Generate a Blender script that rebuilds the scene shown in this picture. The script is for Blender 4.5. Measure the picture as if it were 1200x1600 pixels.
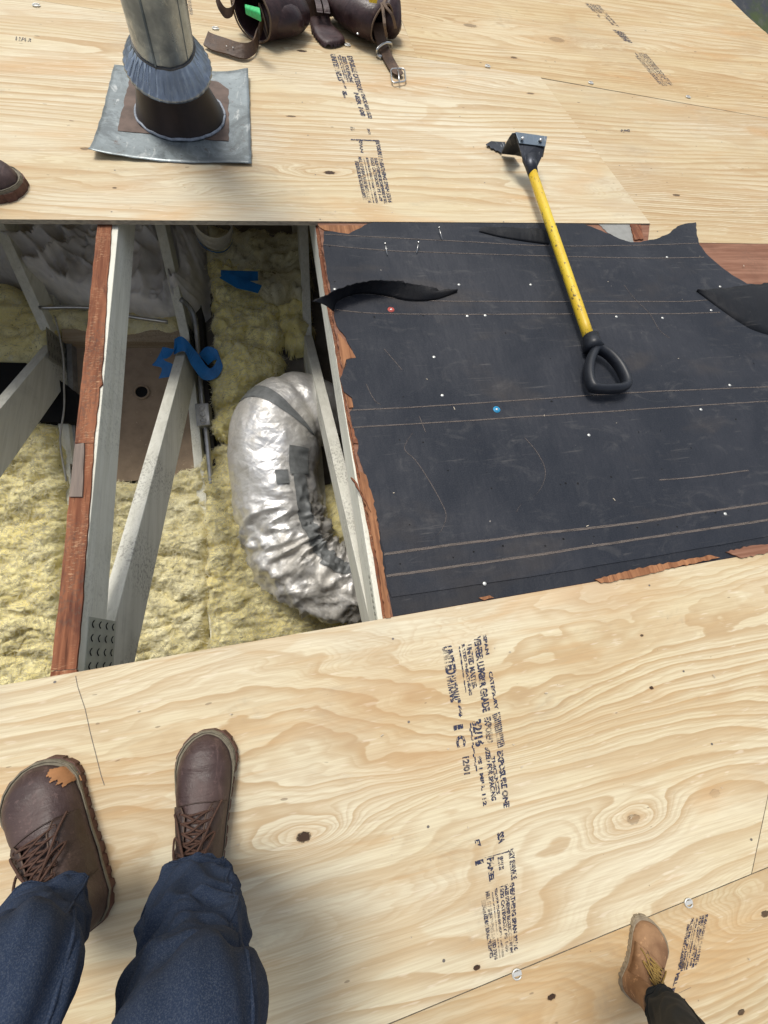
import bpy, bmesh, math, random
import numpy as np
from mathutils import Vector, Matrix, noise
random.seed(7)
S = bpy.context.scene
for o in list(bpy.data.objects): bpy.data.objects.remove(o)
COL = S.collection
# ------------------------------------------------------------------ frame
# Everything is modelled in roof coordinates (u along the courses, v down the slope, n off the deck)
# and tipped to the roof pitch at the end.
PITCH = math.radians(16)
D = 0.8089
CX = np.array([0.97824007, -0.11508707, 0.1726306]); CY = np.array([-0.16843038, -0.92636711, 0.33686077])
CN = np.cross(CX, CY); CN = CN/np.linalg.norm(CN)
if CN[2] > 0: CN = -CN
CY = np.cross(CN, CX)
W4 = Matrix.Translation((0, 0, 3.2)) @ Matrix.Rotation(-PITCH, 4, 'X')
def P(x, y, n=0.0):
    d = np.array([x-600., y-800., 600.]); r = np.array([d@CX, d@CY, d@CN]); t = (n-D)/r[2]
    return Vector((r[0]*t, r[1]*t, n))
TANP = math.tan(PITCH)
def L(x, y, h=0.0):
    """point of the level attic floor (h above the ceiling joists)"""
    d = np.array([x-600., y-800., 600.]); r = np.array([d@CX, d@CY, d@CN])
    c = -1.04 + h/math.cos(PITCH)
    t = (c-D)/(r[2]-TANP*r[1])
    return Vector((r[0]*t, r[1]*t, D+r[2]*t))
UP = Vector((0, -math.sin(PITCH), math.cos(PITCH)))      # plumb, in roof coordinates
HV = Vector((0, math.cos(PITCH), math.sin(PITCH)))       # level, away from the camera
def lev(u, d, z):   # level-frame coordinates -> roof
    return Vector((u, 0, 0)) + HV*d + UP*z
def unlev(p): return (p.x, p.dot(HV), p.dot(UP))
def scale_at(x, y, n):
    return 1.0/((P(x+1, y, n)-P(x, y, n)).length)
def fscale(x, y, n):      # px per metre facing the camera
    p = P(x, y, n)-Vector((0, 0, D)); z = abs(p.x*CX[2]+p.y*CY[2]+p.z*CN[2])
    return 600./z
# ------------------------------------------------------------------ camera
cam = bpy.data.cameras.new('camera'); camo = bpy.data.objects.new('camera', cam); COL.objects.link(camo)
cam.sensor_fit = 'HORIZONTAL'; cam.sensor_width = 36; cam.lens = 18; cam.clip_start = 0.02; cam.clip_end = 500
M = Matrix(((CX[0], -CX[1], -CX[2], 0), (CY[0], -CY[1], -CY[2], 0), (CN[0], -CN[1], -CN[2], D), (0, 0, 0, 1)))
camo.matrix_world = M
S.camera = camo
S.render.resolution_x = 768; S.render.resolution_y = 1024
# ------------------------------------------------------------------ light
sun_dir = (W4.to_3x3() @ Vector((-0.17, 0.36, 0.92))).normalized()
sl = bpy.data.lights.new('sun', 'SUN'); sl.energy = 1.95; sl.angle = math.radians(20); sl.color = (1.0, 0.955, 0.87)
so = bpy.data.objects.new('sun', sl); COL.objects.link(so)
so.rotation_euler = sun_dir.to_track_quat('Z', 'Y').to_euler(); so.location = (0, 0, 12)
w = bpy.data.worlds.new('World'); S.world = w; w.use_nodes = True
nt = w.node_tree; bg = nt.nodes['Background']; sky = nt.nodes.new('ShaderNodeTexSky'); sky.sky_type = 'NISHITA'; sky.sun_disc = False
sky.sun_elevation = math.asin(sun_dir.z); sky.sun_rotation = math.atan2(sun_dir.x, sun_dir.y)
sky.air_density = 1.0; sky.dust_density = 2.5; sky.ozone_density = 0.7
hs = nt.nodes.new('ShaderNodeHueSaturation'); hs.inputs['Saturation'].default_value = 0.45; nt.links.new(sky.outputs[0], hs.inputs['Color']); nt.links.new(hs.outputs[0], bg.inputs[0]); bg.inputs[1].default_value = 0.125
S.view_settings.view_transform = 'Standard'; S.view_settings.look = 'None'; S.view_settings.exposure = 0.29; S.view_settings.gamma = 1
# ------------------------------------------------------------------ node helper
class NG:
    def __init__(s, name):
        s.m = bpy.data.materials.new(name); s.m.use_nodes = True; s.t = s.m.node_tree
        s.b = s.t.nodes['Principled BSDF']; s.out = s.t.nodes['Material Output']
        s.tc = s.t.nodes.new('ShaderNodeTexCoord'); s.xyz = None
    def lk(s, a, b): s.t.links.new(a, b)
    def put(s, sock, v):
        if isinstance(v, bpy.types.NodeSocket): s.lk(v, sock)
        elif isinstance(v, (tuple, list)):
            sock.default_value = tuple(v)+(1.0,) if (len(v) == 3 and sock.type == 'RGBA') else tuple(v)
        else: sock.default_value = v
    def math(s, op, a, b=0.0, c=0.0, clamp=False):
        n = s.t.nodes.new('ShaderNodeMath'); n.operation = op; n.use_clamp = clamp
        s.put(n.inputs[0], a); s.put(n.inputs[1], b); s.put(n.inputs[2], c); return n.outputs[0]
    def add(s, a, b): return s.math('ADD', a, b)
    def mul(s, a, b): return s.math('MULTIPLY', a, b)
    def sep(s):
        if s.xyz is None:
            n = s.t.nodes.new('ShaderNodeSeparateXYZ'); s.lk(s.tc.outputs['Object'], n.inputs[0]); s.xyz = n
        return s.xyz.outputs
    def map(s, sc=(1, 1, 1), loc=(0, 0, 0), rot=(0, 0, 0), src=None):
        n = s.t.nodes.new('ShaderNodeMapping'); s.lk(src or s.tc.outputs['Object'], n.inputs[0])
        n.inputs['Scale'].default_value = sc; n.inputs['Location'].default_value = loc; n.inputs['Rotation'].default_value = rot
        return n.outputs[0]
    def noise(s, sc=(1, 1, 1), scale=1.0, detail=2.0, rough=0.5, dist=0.0, loc=(0, 0, 0), rot=(0, 0, 0), col=False):
        n = s.t.nodes.new('ShaderNodeTexNoise'); s.lk(s.map(sc, loc, rot), n.inputs['Vector'])
        n.inputs['Scale'].default_value = scale; n.inputs['Detail'].default_value = detail
        n.inputs['Roughness'].default_value = rough; n.inputs['Distortion'].default_value = dist
        return n.outputs['Color' if col else 'Fac']
    def vor(s, sc=(1, 1, 1), scale=1.0, feature='F1', rand=1.0, rot=(0, 0, 0), out='Distance'):
        n = s.t.nodes.new('ShaderNodeTexVoronoi'); s.lk(s.map(sc, (0, 0, 0), rot), n.inputs['Vector'])
        n.feature = feature; n.inputs['Scale'].default_value = scale; n.inputs['Randomness'].default_value = rand
        return n.outputs[out]
    def ss(s, v, a, b, lo=0.0, hi=1.0):
        n = s.t.nodes.new('ShaderNodeMapRange'); n.interpolation_type = 'SMOOTHSTEP'; s.put(n.inputs[0], v)
        n.inputs[1].default_value = a; n.inputs[2].default_value = b; n.inputs[3].default_value = lo; n.inputs[4].default_value = hi
        return n.outputs[0]
    def mix(s, f, a, b, mode='MIX'):
        n = s.t.nodes.new('ShaderNodeMix'); n.data_type = 'RGBA'; n.blend_type = mode
        s.put(n.inputs[0], f); s.put(n.inputs[6], a); s.put(n.inputs[7], b); return n.outputs[2]
    def bump(s, h, strength=0.3, dist=0.002, prev=None):
        n = s.t.nodes.new('ShaderNodeBump'); s.put(n.inputs['Height'], h); n.inputs['Strength'].default_value = strength
        n.inputs['Distance'].default_value = dist
        if prev is not None: s.lk(prev, n.inputs['Normal'])
        return n.outputs[0]
    def done(s, col, rough=0.7, nrm=None, metal=0.0, spec=0.5, **kw):
        s.put(s.b.inputs['Base Color'], col); s.put(s.b.inputs['Roughness'], rough); s.put(s.b.inputs['Metallic'], metal)
        s.b.inputs['Specular IOR Level'].default_value = spec
        if nrm is not None: s.lk(nrm, s.b.inputs['Normal'])
        for k, v in kw.items(): s.put(s.b.inputs[k.replace('_', ' ')], v)
        return s.m
# ------------------------------------------------------------------ materials
def ply_mat(name, seed, F=16., A=6., knots=(), tone=(1, 1, 1), fine=1.0, specks=0.3, contrast=1.0):
    g = NG(name); sx = seed*3.7
    x, y, z = g.sep()[0], g.sep()[1], g.sep()[2]
    f = g.mul(y, F)
    f = g.add(f, g.mul(g.noise((0.62, 3.4, 1), 1.0, 1.5, 0.45, 0.5, (sx, seed, 0)), A))
    f = g.add(f, g.mul(g.noise((2.2, 9, 1), 1.0, 2.0, 0.5, 0.0, (seed, sx, 0)), A*0.16))
    f = g.add(f, g.mul(g.noise((14, 60, 1), 1.0, 2.0, 0.6, 0.0, (seed, sx, 0)), 0.22))
    dark = None; halo = None
    for (ku, kv, ru, rv, amp, dk) in knots:
        dx = g.math('DIVIDE', g.math('SUBTRACT', x, ku), ru); dy = g.math('DIVIDE', g.math('SUBTRACT', y, kv), rv)
        d2 = g.add(g.mul(dx, dx), g.mul(dy, dy))
        if amp > 1.2:
            e = g.math('EXPONENT', g.mul(g.add(g.mul(g.mul(dx, dx), 0.028), g.mul(g.mul(dy, dy), 0.11)), -1.0))
            f = g.add(f, g.mul(e, g.add(g.mul(g.noise((9, 22, 1), 1.0, 2.0), amp*0.9), amp*0.55)))
        if dk > 0:
            wob = g.mul(g.noise((130, 160, 1), 1.0, 4.0, 0.75), 2.4)
            m = g.mul(g.ss(g.add(g.mul(d2, 1.3), wob), 2.3, 1.7), dk); dark = m if dark is None else g.math('MAXIMUM', dark, m)
        h = g.mul(g.math('EXPONENT', g.mul(d2, -0.35)), 0.6); halo = h if halo is None else g.math('MAXIMUM', halo, h)
    t = g.math('FRACT', f)
    ring = g.mul(g.math('POWER', g.ss(t, 0.20, 0.93), 1.9), g.ss(t, 1.0, 0.94))
    t2 = g.math('FRACT', g.mul(f, 3.0)); ring2 = g.mul(g.ss(t2, 0.3, 0.85), g.ss(t2, 1.0, 0.86))
    cm = g.ss(g.noise((0.9, 3.5, 1), 1.0, 2.0, 0.5, 0.0, (sx+9, 4, 0)), 0.35, 0.65, 0.30, 1.0)
    m2 = g.ss(g.noise((0.7, 2.5, 1), 1.0, 2.0, 0.5, 0.0, (sx-5, 8, 0)), 0.45, 0.62)
    ring = g.mul(ring, cm)
    base = g.mix(g.ss(g.noise((1.1, 3.2, 1), 1.0, 3.0, 0.55, 0.0, (sx, 21, 0)), 0.35, 0.68), (0.645, 0.555, 0.36), (0.705, 0.645, 0.48))
    c = g.mix(g.mul(ring, 0.80*contrast), base, (0.44, 0.285, 0.135))
    t3 = g.math('FRACT', g.add(g.mul(f, 7.0), g.noise((2, 9, 1), 1.0, 2.0))); ring3 = g.mul(g.ss(t3, 0.35, 0.85), g.ss(t3, 1.0, 0.88)); m3 = g.ss(g.noise((1.4, 5.5, 1), 1.0, 2.0, 0.5, 0.0, (sx+15, 3, 0)), 0.44, 0.60)
    c = g.mix(g.mul(g.mul(ring3, m3), 0.34*fine), c, (0.46, 0.31, 0.16))
    c = g.mix(g.mul(g.mul(ring2, m2), 0.50*contrast*fine), c, (0.42, 0.28, 0.145))
    pf = g.math('FRACT', g.mul(g.noise((0.8, 4.6, 1), 1.0, 3.0, 0.5, 0.6, (sx+90, 2, 0)), 5.0)); pt = g.mul(g.ss(pf, 0.55, 0.60), g.ss(pf, 1.0, 0.80)); c = g.mix(g.mul(pt, 0.36), c, (0.50, 0.34, 0.175))
    # orange heart patches and grey handling dirt
    org = g.ss(g.noise((1.3, 5, 1), 1.0, 4.0, 0.6, 0.4, (sx+30, 2, 0)), 0.54, 0.70)
    c = g.mix(g.mul(org, 0.58), c, (0.58, 0.36, 0.165)); st = g.ss(g.noise((3.5, 42, 1), 1.0, 4.0, 0.65, 0.3, (sx+70, 5, 0)), 0.56, 0.70); c = g.mix(g.mul(st, 0.45), c, (0.50, 0.32, 0.155))
    gry = g.ss(g.noise((2, 2.4, 1), 1.0, 4.0, 0.65, 0.0, (sx+50, 2, 0)), 0.52, 0.70)
    c = g.mix(g.mul(gry, 0.22), c, (0.40, 0.36, 0.30))
    fib = g.noise((6, 260, 6), 1.0, 3.0, 0.7, 0.0, (sx, 0, 0))
    c = g.mix(g.ss(fib, 0.34, 0.70, 0.0, 0.36), c, (0.40, 0.28, 0.16)); dt = g.ss(g.noise((5, 7, 1), 1.0, 6.0, 0.75, 0.8, (sx+11, 6, 0)), 0.56, 0.74); c = g.mix(g.mul(dt, 0.26), c, (0.27, 0.23, 0.18))
    fl = g.ss(g.noise((18, 120, 6), 1.0, 2.0, 0.6, 0.0, (sx, 3, 0)), 0.62, 0.72, 0, 0.35)
    c = g.mix(fl, c, (0.78, 0.70, 0.56))
    if halo is not None: c = g.mix(g.mul(halo, 0.5), c, (0.50, 0.29, 0.13))
    if dark is not None: c = g.mix(dark, c, (0.055, 0.030, 0.018))
    sp = g.ss(g.noise((26, 80, 1), 1.0, 1.0, 0.4, 0.0, (sx+4, 9, 0)), 0.785, 0.80)
    c = g.mix(g.mul(sp, specks*1.6), c, (0.10, 0.06, 0.035))
    pin = g.ss(g.noise((150, 150, 1), 1.0, 1.0, 0.4, 0.0, (sx+4, 1, 0)), 0.80, 0.84)
    c = g.mix(g.mul(pin, 0.5), c, (0.12, 0.09, 0.07))
    c = g.mix(1.0, c, tone, 'MULTIPLY')
    # ply edges
    nrm = g.t.nodes.new('ShaderNodeSeparateXYZ'); g.lk(g.tc.outputs['Normal'], nrm.inputs[0])
    side = g.ss(g.math('ABSOLUTE', nrm.outputs[2]), 0.7, 0.3)
    ly = g.ss(g.math('FRACT', g.mul(z, 330.)), 0.45, 0.55)
    ec = g.mix(ly, (0.44, 0.38, 0.29), (0.30, 0.25, 0.18))
    ec = g.mix(g.ss(g.noise((60, 60, 200), 1.0, 3.0), 0.4, 0.7, 0, 0.6), ec, (0.14, 0.12, 0.10))
    c = g.mix(side, c, ec)
    b = g.bump(g.add(g.mul(ring, 0.3), fib), 0.25, 0.0008)
    if dark is not None: b = g.bump(g.mul(dark, -1.0), 0.8, 0.004, b)
    return g.done(c, 0.62, b, spec=0.25)

def wood_mat(name, c1, c2, axis='y', sc=1.0, rough=0.75, dirt=0.0, streak=0.5, bump=0.3, cross=0):
    g = NG(name); st = {'x': (3, 60, 60), 'y': (60, 3, 60), 'z': (60, 60, 3)}[axis]
    st = tuple(q*sc for q in st)
    n1 = g.noise(st, 1.0, 4.0, 0.65, 0.2)
    c = g.mix(g.ss(n1, 0.3, 0.7), c1, c2)
    n2 = g.noise(tuple(q*2.5 for q in st), 1.0, 3.0, 0.6)
    c = g.mix(g.ss(n2, 0.55, 0.75, 0, streak), c, tuple(q*0.4 for q in c1))
    if cross:
        d = g.ss(g.noise((90, 420, 90), 1.0, 3.0, 0.7), 0.50, 0.68); m = g.ss(g.noise((30, 7, 30), 1.0, 4.0, 0.7), 0.45, 0.62); c = g.mix(g.mul(g.mul(d, m), cross), c, (0.50, 0.30, 0.17)); k_ = g.ss(g.noise((25, 5, 25), 1.0, 4.0, 0.7, 0.5, (4, 9, 2)), 0.50, 0.68, 0, 0.7); c = g.mix(k_, c, (0.06, 0.022, 0.018))
    if dirt:
        d = g.noise((150, 110, 150), 1.0, 5.0, 0.75); dm = g.ss(g.noise((3.5, 3.5, 3.5), 1.0, 2.0, 0.5, 0.0, (2, 5, 1)), 0.46, 0.60); c = g.mix(g.mul(g.ss(d, 0.50, 0.60, 0, dirt), dm), c, (0.09, 0.075, 0.06))
    d = g.noise((9, 9, 9), 1.0, 4.0, 0.6); c = g.mix(g.ss(d, 0.52, 0.75, 0, 0.3), c, tuple(q*0.55 for q in c1))
    return g.done(c, rough, g.bump(n1, bump, 0.001), spec=0.25)

def flat(name, col, rough=0.6, metal=0.0, var=0.25, sc=30., bump=0.1, spec=0.4, bd=0.001):
    g = NG(name); n = g.noise((1, 1, 1), sc, 4.0, 0.65)
    c = g.mix(g.ss(n, 0.3, 0.75), col, tuple(q*(1-var) for q in col))
    return g.done(c, rough, g.bump(n, bump, bd), metal, spec)

def felt_mat(name, k=1.0, shiny=0.0):
    g = NG(name); base = (0.013*k, 0.017*k, 0.026*k)
    n = g.noise((3, 3, 1), 1.0, 5.0, 0.62, 0.5)
    c = g.mix(g.ss(n, 0.35, 0.7), base, (0.025*k, 0.028*k, 0.037*k))
    sc = g.ss(g.noise((7, 12, 1), 1.0, 6.0, 0.75, 1.6), 0.52, 0.74); c = g.mix(g.mul(sc, 0.30), c, (0.135*k, 0.130*k, 0.125*k))
    bn = g.ss(g.noise((2.2, 4.0, 1), 1.0, 4.0, 0.6, 0.3, (3, 7, 0)), 0.52, 0.72); c = g.mix(g.mul(bn, 0.35), c, (0.085*k, 0.068*k, 0.052*k))
    for i, (r, s1) in enumerate(((0.5, 5.0), (-0.8, 4.0), (1.3, 6.0))):
        a = g.noise((s1*1.1, 150, 1), 1.0, 2.0, 0.5, 0.7, (i*7.3, i*2, 0), (0, 0, r))
        b = g.ss(g.noise((7, 7, 1), 1.0, 3.0, 0.6, 0.0, (i*11, 0, 0)), 0.54, 0.70)
        c = g.mix(g.mul(g.mul(g.ss(a, 0.63, 0.70), b), 0.32), c, (0.17, 0.16, 0.15))
    fine = g.noise((320, 320, 1), 1.0, 2.0, 0.6); c = g.mix(g.ss(fine, 0.35, 0.75, 0, 0.30), c, (0.056*k, 0.057*k, 0.064*k))
    dot = g.ss(g.noise((70, 70, 1), 1.0, 1.0, 0.4, 0.0, (5, 5, 0)), 0.795, 0.82); c = g.mix(dot, c, (0.006, 0.006, 0.007))
    dot = g.ss(g.noise((90, 90, 1), 1.0, 1.0, 0.4, 0.0, (15, 5, 0)), 0.81, 0.84); c = g.mix(g.mul(dot, 0.6), c, (0.34, 0.31, 0.27))
    b = g.bump(g.noise((14, 5, 1), 1.0, 3.0, 0.6), 0.45, 0.016); b = g.bump(g.noise((3, 2, 1), 1.0, 2.0, 0.5), 0.5, 0.06, b); b = g.bump(fine, 0.25, 0.001, b)
    return g.done(c, g.ss(n, 0.3, 0.7, 0.74-shiny, 0.60-shiny), b, spec=0.28)

def insul_mat(name, c1=(0.84, 0.73, 0.32), dirt=0.22):
    g = NG(name)
    n = g.noise((9, 9, 9), 1.0, 6.0, 0.68, 1.0)
    c = g.mix(g.ss(n, 0.35, 0.68), c1, tuple(min(1, q*s) for q, s in zip(c1, (1.15, 1.22, 1.6))))
    wf = g.ss(g.noise((22, 13, 22), 1.0, 5.0, 0.7, 1.5, (4, 4, 0)), 0.56, 0.70); c = g.mix(g.mul(wf, 0.6), c, (0.80, 0.77, 0.62))
    d = g.ss(g.noise((14, 14, 14), 1.0, 6.0, 0.72, 0.8, (9, 1, 2)), 0.50, 0.70); c = g.mix(g.mul(d, dirt), c, (0.20, 0.165, 0.085))
    sp = g.ss(g.noise((55, 75, 60), 1.0, 2.0, 0.5), 0.70, 0.74); c = g.mix(g.mul(sp, 0.6), c, (0.07, 0.055, 0.035))
    fb = g.noise((95, 40, 70), 1.0, 6.0, 0.8, 3.0)
    fs_ = g.noise((20, 90, 60), 1.0, 4.0, 0.75, 2.0); c = g.mix(g.ss(fb, 0.45, 0.7, 0, 0.35), c, (0.40, 0.34, 0.18)); b = g.bump(n, 0.35, 0.008); b = g.bump(fb, 0.7, 0.003, b); b = g.bump(fs_, 0.5, 0.003, b)
    return g.done(c, 0.95, b, spec=0.1)

def foil_mat():
    g = NG('foil jacket')
    v = g.vor((1, 1, 1), 22., 'DISTANCE_TO_EDGE'); n = g.noise((11, 11, 11), 1.0, 5.0, 0.65, 1.2)
    n2 = g.noise((4, 10, 4), 1.0, 3.0, 0.6, 0.6)
    dull = g.ss(g.noise((5, 5, 5), 1.0, 5.0, 0.7), 0.40, 0.60)
    c = g.mix(dull, (0.84, 0.83, 0.81), (0.56, 0.54, 0.50))
    sp = g.ss(g.noise((34, 34, 34), 1.0, 4.0, 0.7), 0.64, 0.74); c = g.mix(g.mul(sp, 0.5), c, (0.18, 0.16, 0.14))
    r = g.math('FRACT', g.mul(g.add(g.sep()[0], g.sep()[1]), 34.)); r2 = g.math('FRACT', g.mul(g.math('SUBTRACT', g.sep()[0], g.sep()[1]), 34.))
    grid = g.math('MAXIMUM', g.ss(r, 0.90, 0.96), g.ss(r2, 0.90, 0.96))
    b = g.bump(n2, 0.5, 0.02); b = g.bump(v, 0.5, 0.007, b); b = g.bump(n, 0.45, 0.006, b); b = g.bump(grid, 0.25, 0.002, b)
    return g.done(c, g.ss(dull, 0, 1, 0.34, 0.70), b, 0.62, 0.5)

def galv_mat(name, tint=(0.52, 0.55, 0.58), rust=0.0, blue=0.0, metal=0.75, r0=0.32):
    g = NG(name); v = g.vor((1, 1, 1), 60., 'F1', 1.0, (0, 0, 0), 'Color')
    bw = g.t.nodes.new('ShaderNodeRGBToBW'); g.lk(v, bw.inputs[0])
    n = g.noise((8, 8, 8), 1.0, 6.0, 0.7, 0.5)
    c = g.mix(bw.outputs[0], tint, tuple(q*0.82 for q in tint))
    c = g.mix(g.ss(n, 0.42, 0.66, 0, 0.7), c, tuple(q*0.5 for q in tint))
    wst = g.ss(g.noise((30, 10, 12), 1.0, 4.0, 0.7, 1.0), 0.58, 0.7, 0, 0.5); c = g.mix(wst, c, (0.62, 0.64, 0.62))
    if rust:
        k1 = g.ss(g.noise((5, 5, 5), 1.0, 6.0, 0.75, 1.0, (3, 3, 3)), 0.48, 0.62, 0, 0.7); c = g.mix(k1, c, tuple(q*0.38 for q in tint))
        k2 = g.ss(g.noise((60, 60, 60), 1.0, 4.0, 0.75), 0.60, 0.68, 0, 0.6); c = g.mix(k2, c, (0.07, 0.06, 0.05))
        r = g.ss(g.noise((14, 14, 14), 1.0, 5.0, 0.7), 0.60, 0.72, 0, rust); c = g.mix(r, c, (0.10, 0.055, 0.035))
    if blue: c = g.mix(blue, c, (0.25, 0.36, 0.52))
    return g.done(c, g.ss(n, 0.3, 0.7, r0, r0+0.28), g.bump(n, 0.2, 0.002), metal)

def leather_mat(name, col, hi, rough=0.5, sc=1.0):
    g = NG(name); n = g.noise((14*sc,)*3, 1.0, 5.0, 0.65, 0.4)
    c = g.mix(g.ss(n, 0.35, 0.7), col, hi)
    sk = g.ss(g.noise((22*sc, 9*sc, 22*sc), 1.0, 6.0, 0.78, 1.5), 0.55, 0.70, 0, 0.5); c = g.mix(sk, c, tuple(min(1, q*1.9) for q in hi)); s2 = g.ss(g.noise((90*sc,)*3, 1.0, 4.0, 0.75), 0.58, 0.70, 0, 0.4); c = g.mix(s2, c, tuple(min(1, q*2.2) for q in hi))
    v = g.vor((1, 1, 1), 420.*sc, 'DISTANCE_TO_EDGE')
    wr = g.noise((10*sc, 38*sc, 10*sc), 1.0, 4.0, 0.65, 1.2); b = g.bump(n, 0.45, 0.006); b = g.bump(wr, 0.35, 0.005, b); b = g.bump(v, 0.35, 0.0006, b)
    return g.done(c, g.ss(n, 0.3, 0.7, rough-0.08, rough+0.14), b, spec=0.4)

def denim_mat():
    g = NG('dark blue work cloth'); n = g.noise((5, 5, 5), 1.0, 5.0, 0.6)
    wv = g.noise((950, 950, 950), 1.0, 2.0, 0.7)
    c = g.mix(g.ss(n, 0.35, 0.7), (0.015, 0.025, 0.050), (0.026, 0.040, 0.074))
    c = g.mix(g.ss(wv, 0.42, 0.75, 0, 0.40), c, (0.12, 0.135, 0.165))
    c = g.mix(g.ss(g.noise((16, 16, 5), 1.0, 4.0, 0.7), 0.62, 0.75, 0, 0.3), c, (0.08, 0.06, 0.07))
    b = g.bump(n, 0.3, 0.01); b = g.bump(wv, 0.5, 0.0012, b)
    return g.done(c, 0.9, b, spec=0.15)

def ink_mat(name='stamp ink', cov=0.47, col=(0.022, 0.026, 0.060)):
    g = NG(name); n = g.noise((230, 120, 1), 1.0, 3.0, 0.7); n2 = g.noise((22, 14, 1), 1.0, 3.0, 0.6)
    a = g.mul(g.ss(n, cov-0.05, cov-0.01), g.ss(n2, 0.33, 0.47, 0.2, 1))
    g.b.inputs['Base Color'].default_value = col+(1,); g.b.inputs['Roughness'].default_value = 0.7
    g.lk(a, g.b.inputs['Alpha']); return g.m

MT = {}
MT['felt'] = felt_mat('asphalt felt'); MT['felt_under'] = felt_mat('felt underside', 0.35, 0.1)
MT['felt_edge'] = felt_mat('felt lap', 0.85)
MT['chalk'] = NG('chalk line').done((0.17, 0.135, 0.11), 0.9)
def chalk():
    g = NG('printed lap line'); n = g.noise((30, 300, 1), 1.0, 3.0, 0.7); a = g.ss(n, 0.30, 0.60, 0.2, 0.85)
    g.lk(a, g.b.inputs['Alpha']); g.b.inputs['Base Color'].default_value = (0.15, 0.125, 0.11, 1); g.b.inputs['Roughness'].default_value = 0.9; return g.m
MT['chalk'] = chalk()
MT['scuff'] = chalk(); MT['scuff'].name = 'felt scratch'
MT['oldwood'] = wood_mat('old red sheathing', (0.13, 0.042, 0.022), (0.30, 0.12, 0.06), 'y', 1.0, 0.85, 0.45, 0.75, 0.5, 0.8)
MT['oldwoodx'] = wood_mat('old deck face', (0.20, 0.09, 0.055), (0.30, 0.155, 0.10), 'x', 1.0, 0.8, 0.25, 0.5, 0.5)
MT['splinter'] = wood_mat('torn splinters', (0.19, 0.078, 0.036), (0.40, 0.19, 0.09), 'y', 1.4, 0.8, 0.1, 0.5, 0.7)
MT['truss'] = wood_mat('primed truss lumber', (0.68, 0.67, 0.56), (0.80, 0.79, 0.69), 'y', 0.9, 0.75, 0.2, 0.30, 0.4)
MT['trussd'] = wood_mat('dirty truss lumber', (0.58, 0.57, 0.49), (0.68, 0.67, 0.59), 'y', 0.9, 0.8, 0.55, 0.3, 0.4)
MT['lumber'] = wood_mat('framing lumber', (0.36, 0.27, 0.18), (0.46, 0.37, 0.26), 'x', 0.7, 0.8, 0.4, 0.4)
MT['panel'] = flat('brown board', (0.36, 0.27, 0.19), 0.85, 0, 0.3, 14., 0.2)
MT['gyp'] = flat('dusty ceiling board', (0.26, 0.235, 0.20), 0.95, 0, 0.4, 12., 0.3)
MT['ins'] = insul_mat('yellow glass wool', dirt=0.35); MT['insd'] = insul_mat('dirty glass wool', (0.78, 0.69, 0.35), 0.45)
MT['insbright'] = insul_mat('bright glass wool', (0.84, 0.73, 0.28), 0.2)
MT['fibre'] = flat('glass fibres', (0.80, 0.74, 0.50), 0.9, 0, 0.5, 25.); MT['foil'] = foil_mat()
MT['tape'] = flat('grey duct tape', (0.20, 0.21, 0.21), 0.45, 0.1, 0.35, 40., 0.3, 0.5, 0.002)
MT['cloth'] = flat('grey drop cloth', (0.84, 0.81, 0.77), 0.9, 0, 0.35, 7., 0.15, 0.1, 0.006)
MT['galv'] = galv_mat('galvanised pipe', (0.33, 0.38, 0.43), 0, 0, 0.9, 0.22); MT['galvb'] = galv_mat('bluish collar', (0.42, 0.465, 0.52), 0, 0.08, 0.95, 0.20)
MT['flash'] = galv_mat('weathered flashing', (0.27, 0.31, 0.32), 0.8, 0, 0.35); MT['cone'] = flat('rusty brown cone', (0.024, 0.013, 0.011), 0.38, 0.2, 0.5, 12., 0.2)
MT['rustflash'] = flat('rusted flashing face', (0.15, 0.105, 0.085), 0.65, 0.3, 0.45, 16., 0.3)
MT['plate'] = galv_mat('nail plate', (0.50, 0.51, 0.46)); MT['platepaint'] = flat('primed nail plate', (0.44, 0.45, 0.38), 0.6, 0.1, 0.25, 30., 0.15)
MT['black'] = flat('black', (0.008, 0.008, 0.009), 0.6, 0, 0.3); MT['hole'] = flat('dark opening', (0.004, 0.004, 0.004), 0.9)
MT['steel'] = flat('bright steel', (0.62, 0.62, 0.60), 0.28, 0.9, 0.2); MT['nail'] = flat('nail head', (0.72, 0.72, 0.68), 0.35, 0.4, 0.2)
MT['red'] = flat('red plastic cap', (0.55, 0.10, 0.08), 0.5, 0, 0.2); MT['bluecap'] = flat('blue plastic cap', (0.03, 0.30, 0.55), 0.4, 0, 0.2)
MT['strap'] = flat('blue plastic strapping', (0.012, 0.165, 0.46), 0.45, 0, 0.35, 18., 0.3, 0.4, 0.004)
MT['yellow'] = None
def yellow():
    g = NG('scuffed yellow fibreglass'); n = g.noise((110, 50, 110), 1.0, 4.0, 0.7); n2 = g.noise((20, 5, 20), 1.0, 4.0, 0.6)
    c = g.mix(g.ss(n2, 0.35, 0.7, 0, 0.6), (0.72, 0.52, 0.03), (0.60, 0.37, 0.02))
    c = g.mix(g.ss(n, 0.575, 0.64, 0, 0.85), c, (0.06, 0.045, 0.03)); return g.done(c, 0.42, g.bump(n, 0.2, 0.001))
MT['yellow'] = yellow()
MT['toolsteel'] = galv_mat('blackened tool steel', (0.055, 0.06, 0.072)); MT['toolblue'] = galv_mat('bare tool steel', (0.20, 0.25, 0.30))
MT['rubber'] = flat('black rubber grip', (0.016, 0.019, 0.026), 0.42, 0, 0.3, 60., 0.15)
MT['boot'] = leather_mat('brown boot leather', (0.046, 0.026, 0.024), (0.088, 0.055, 0.050), 0.46)
MT['bootd'] = leather_mat('dark boot leather', (0.040, 0.024, 0.020), (0.068, 0.044, 0.037), 0.55)
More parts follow.
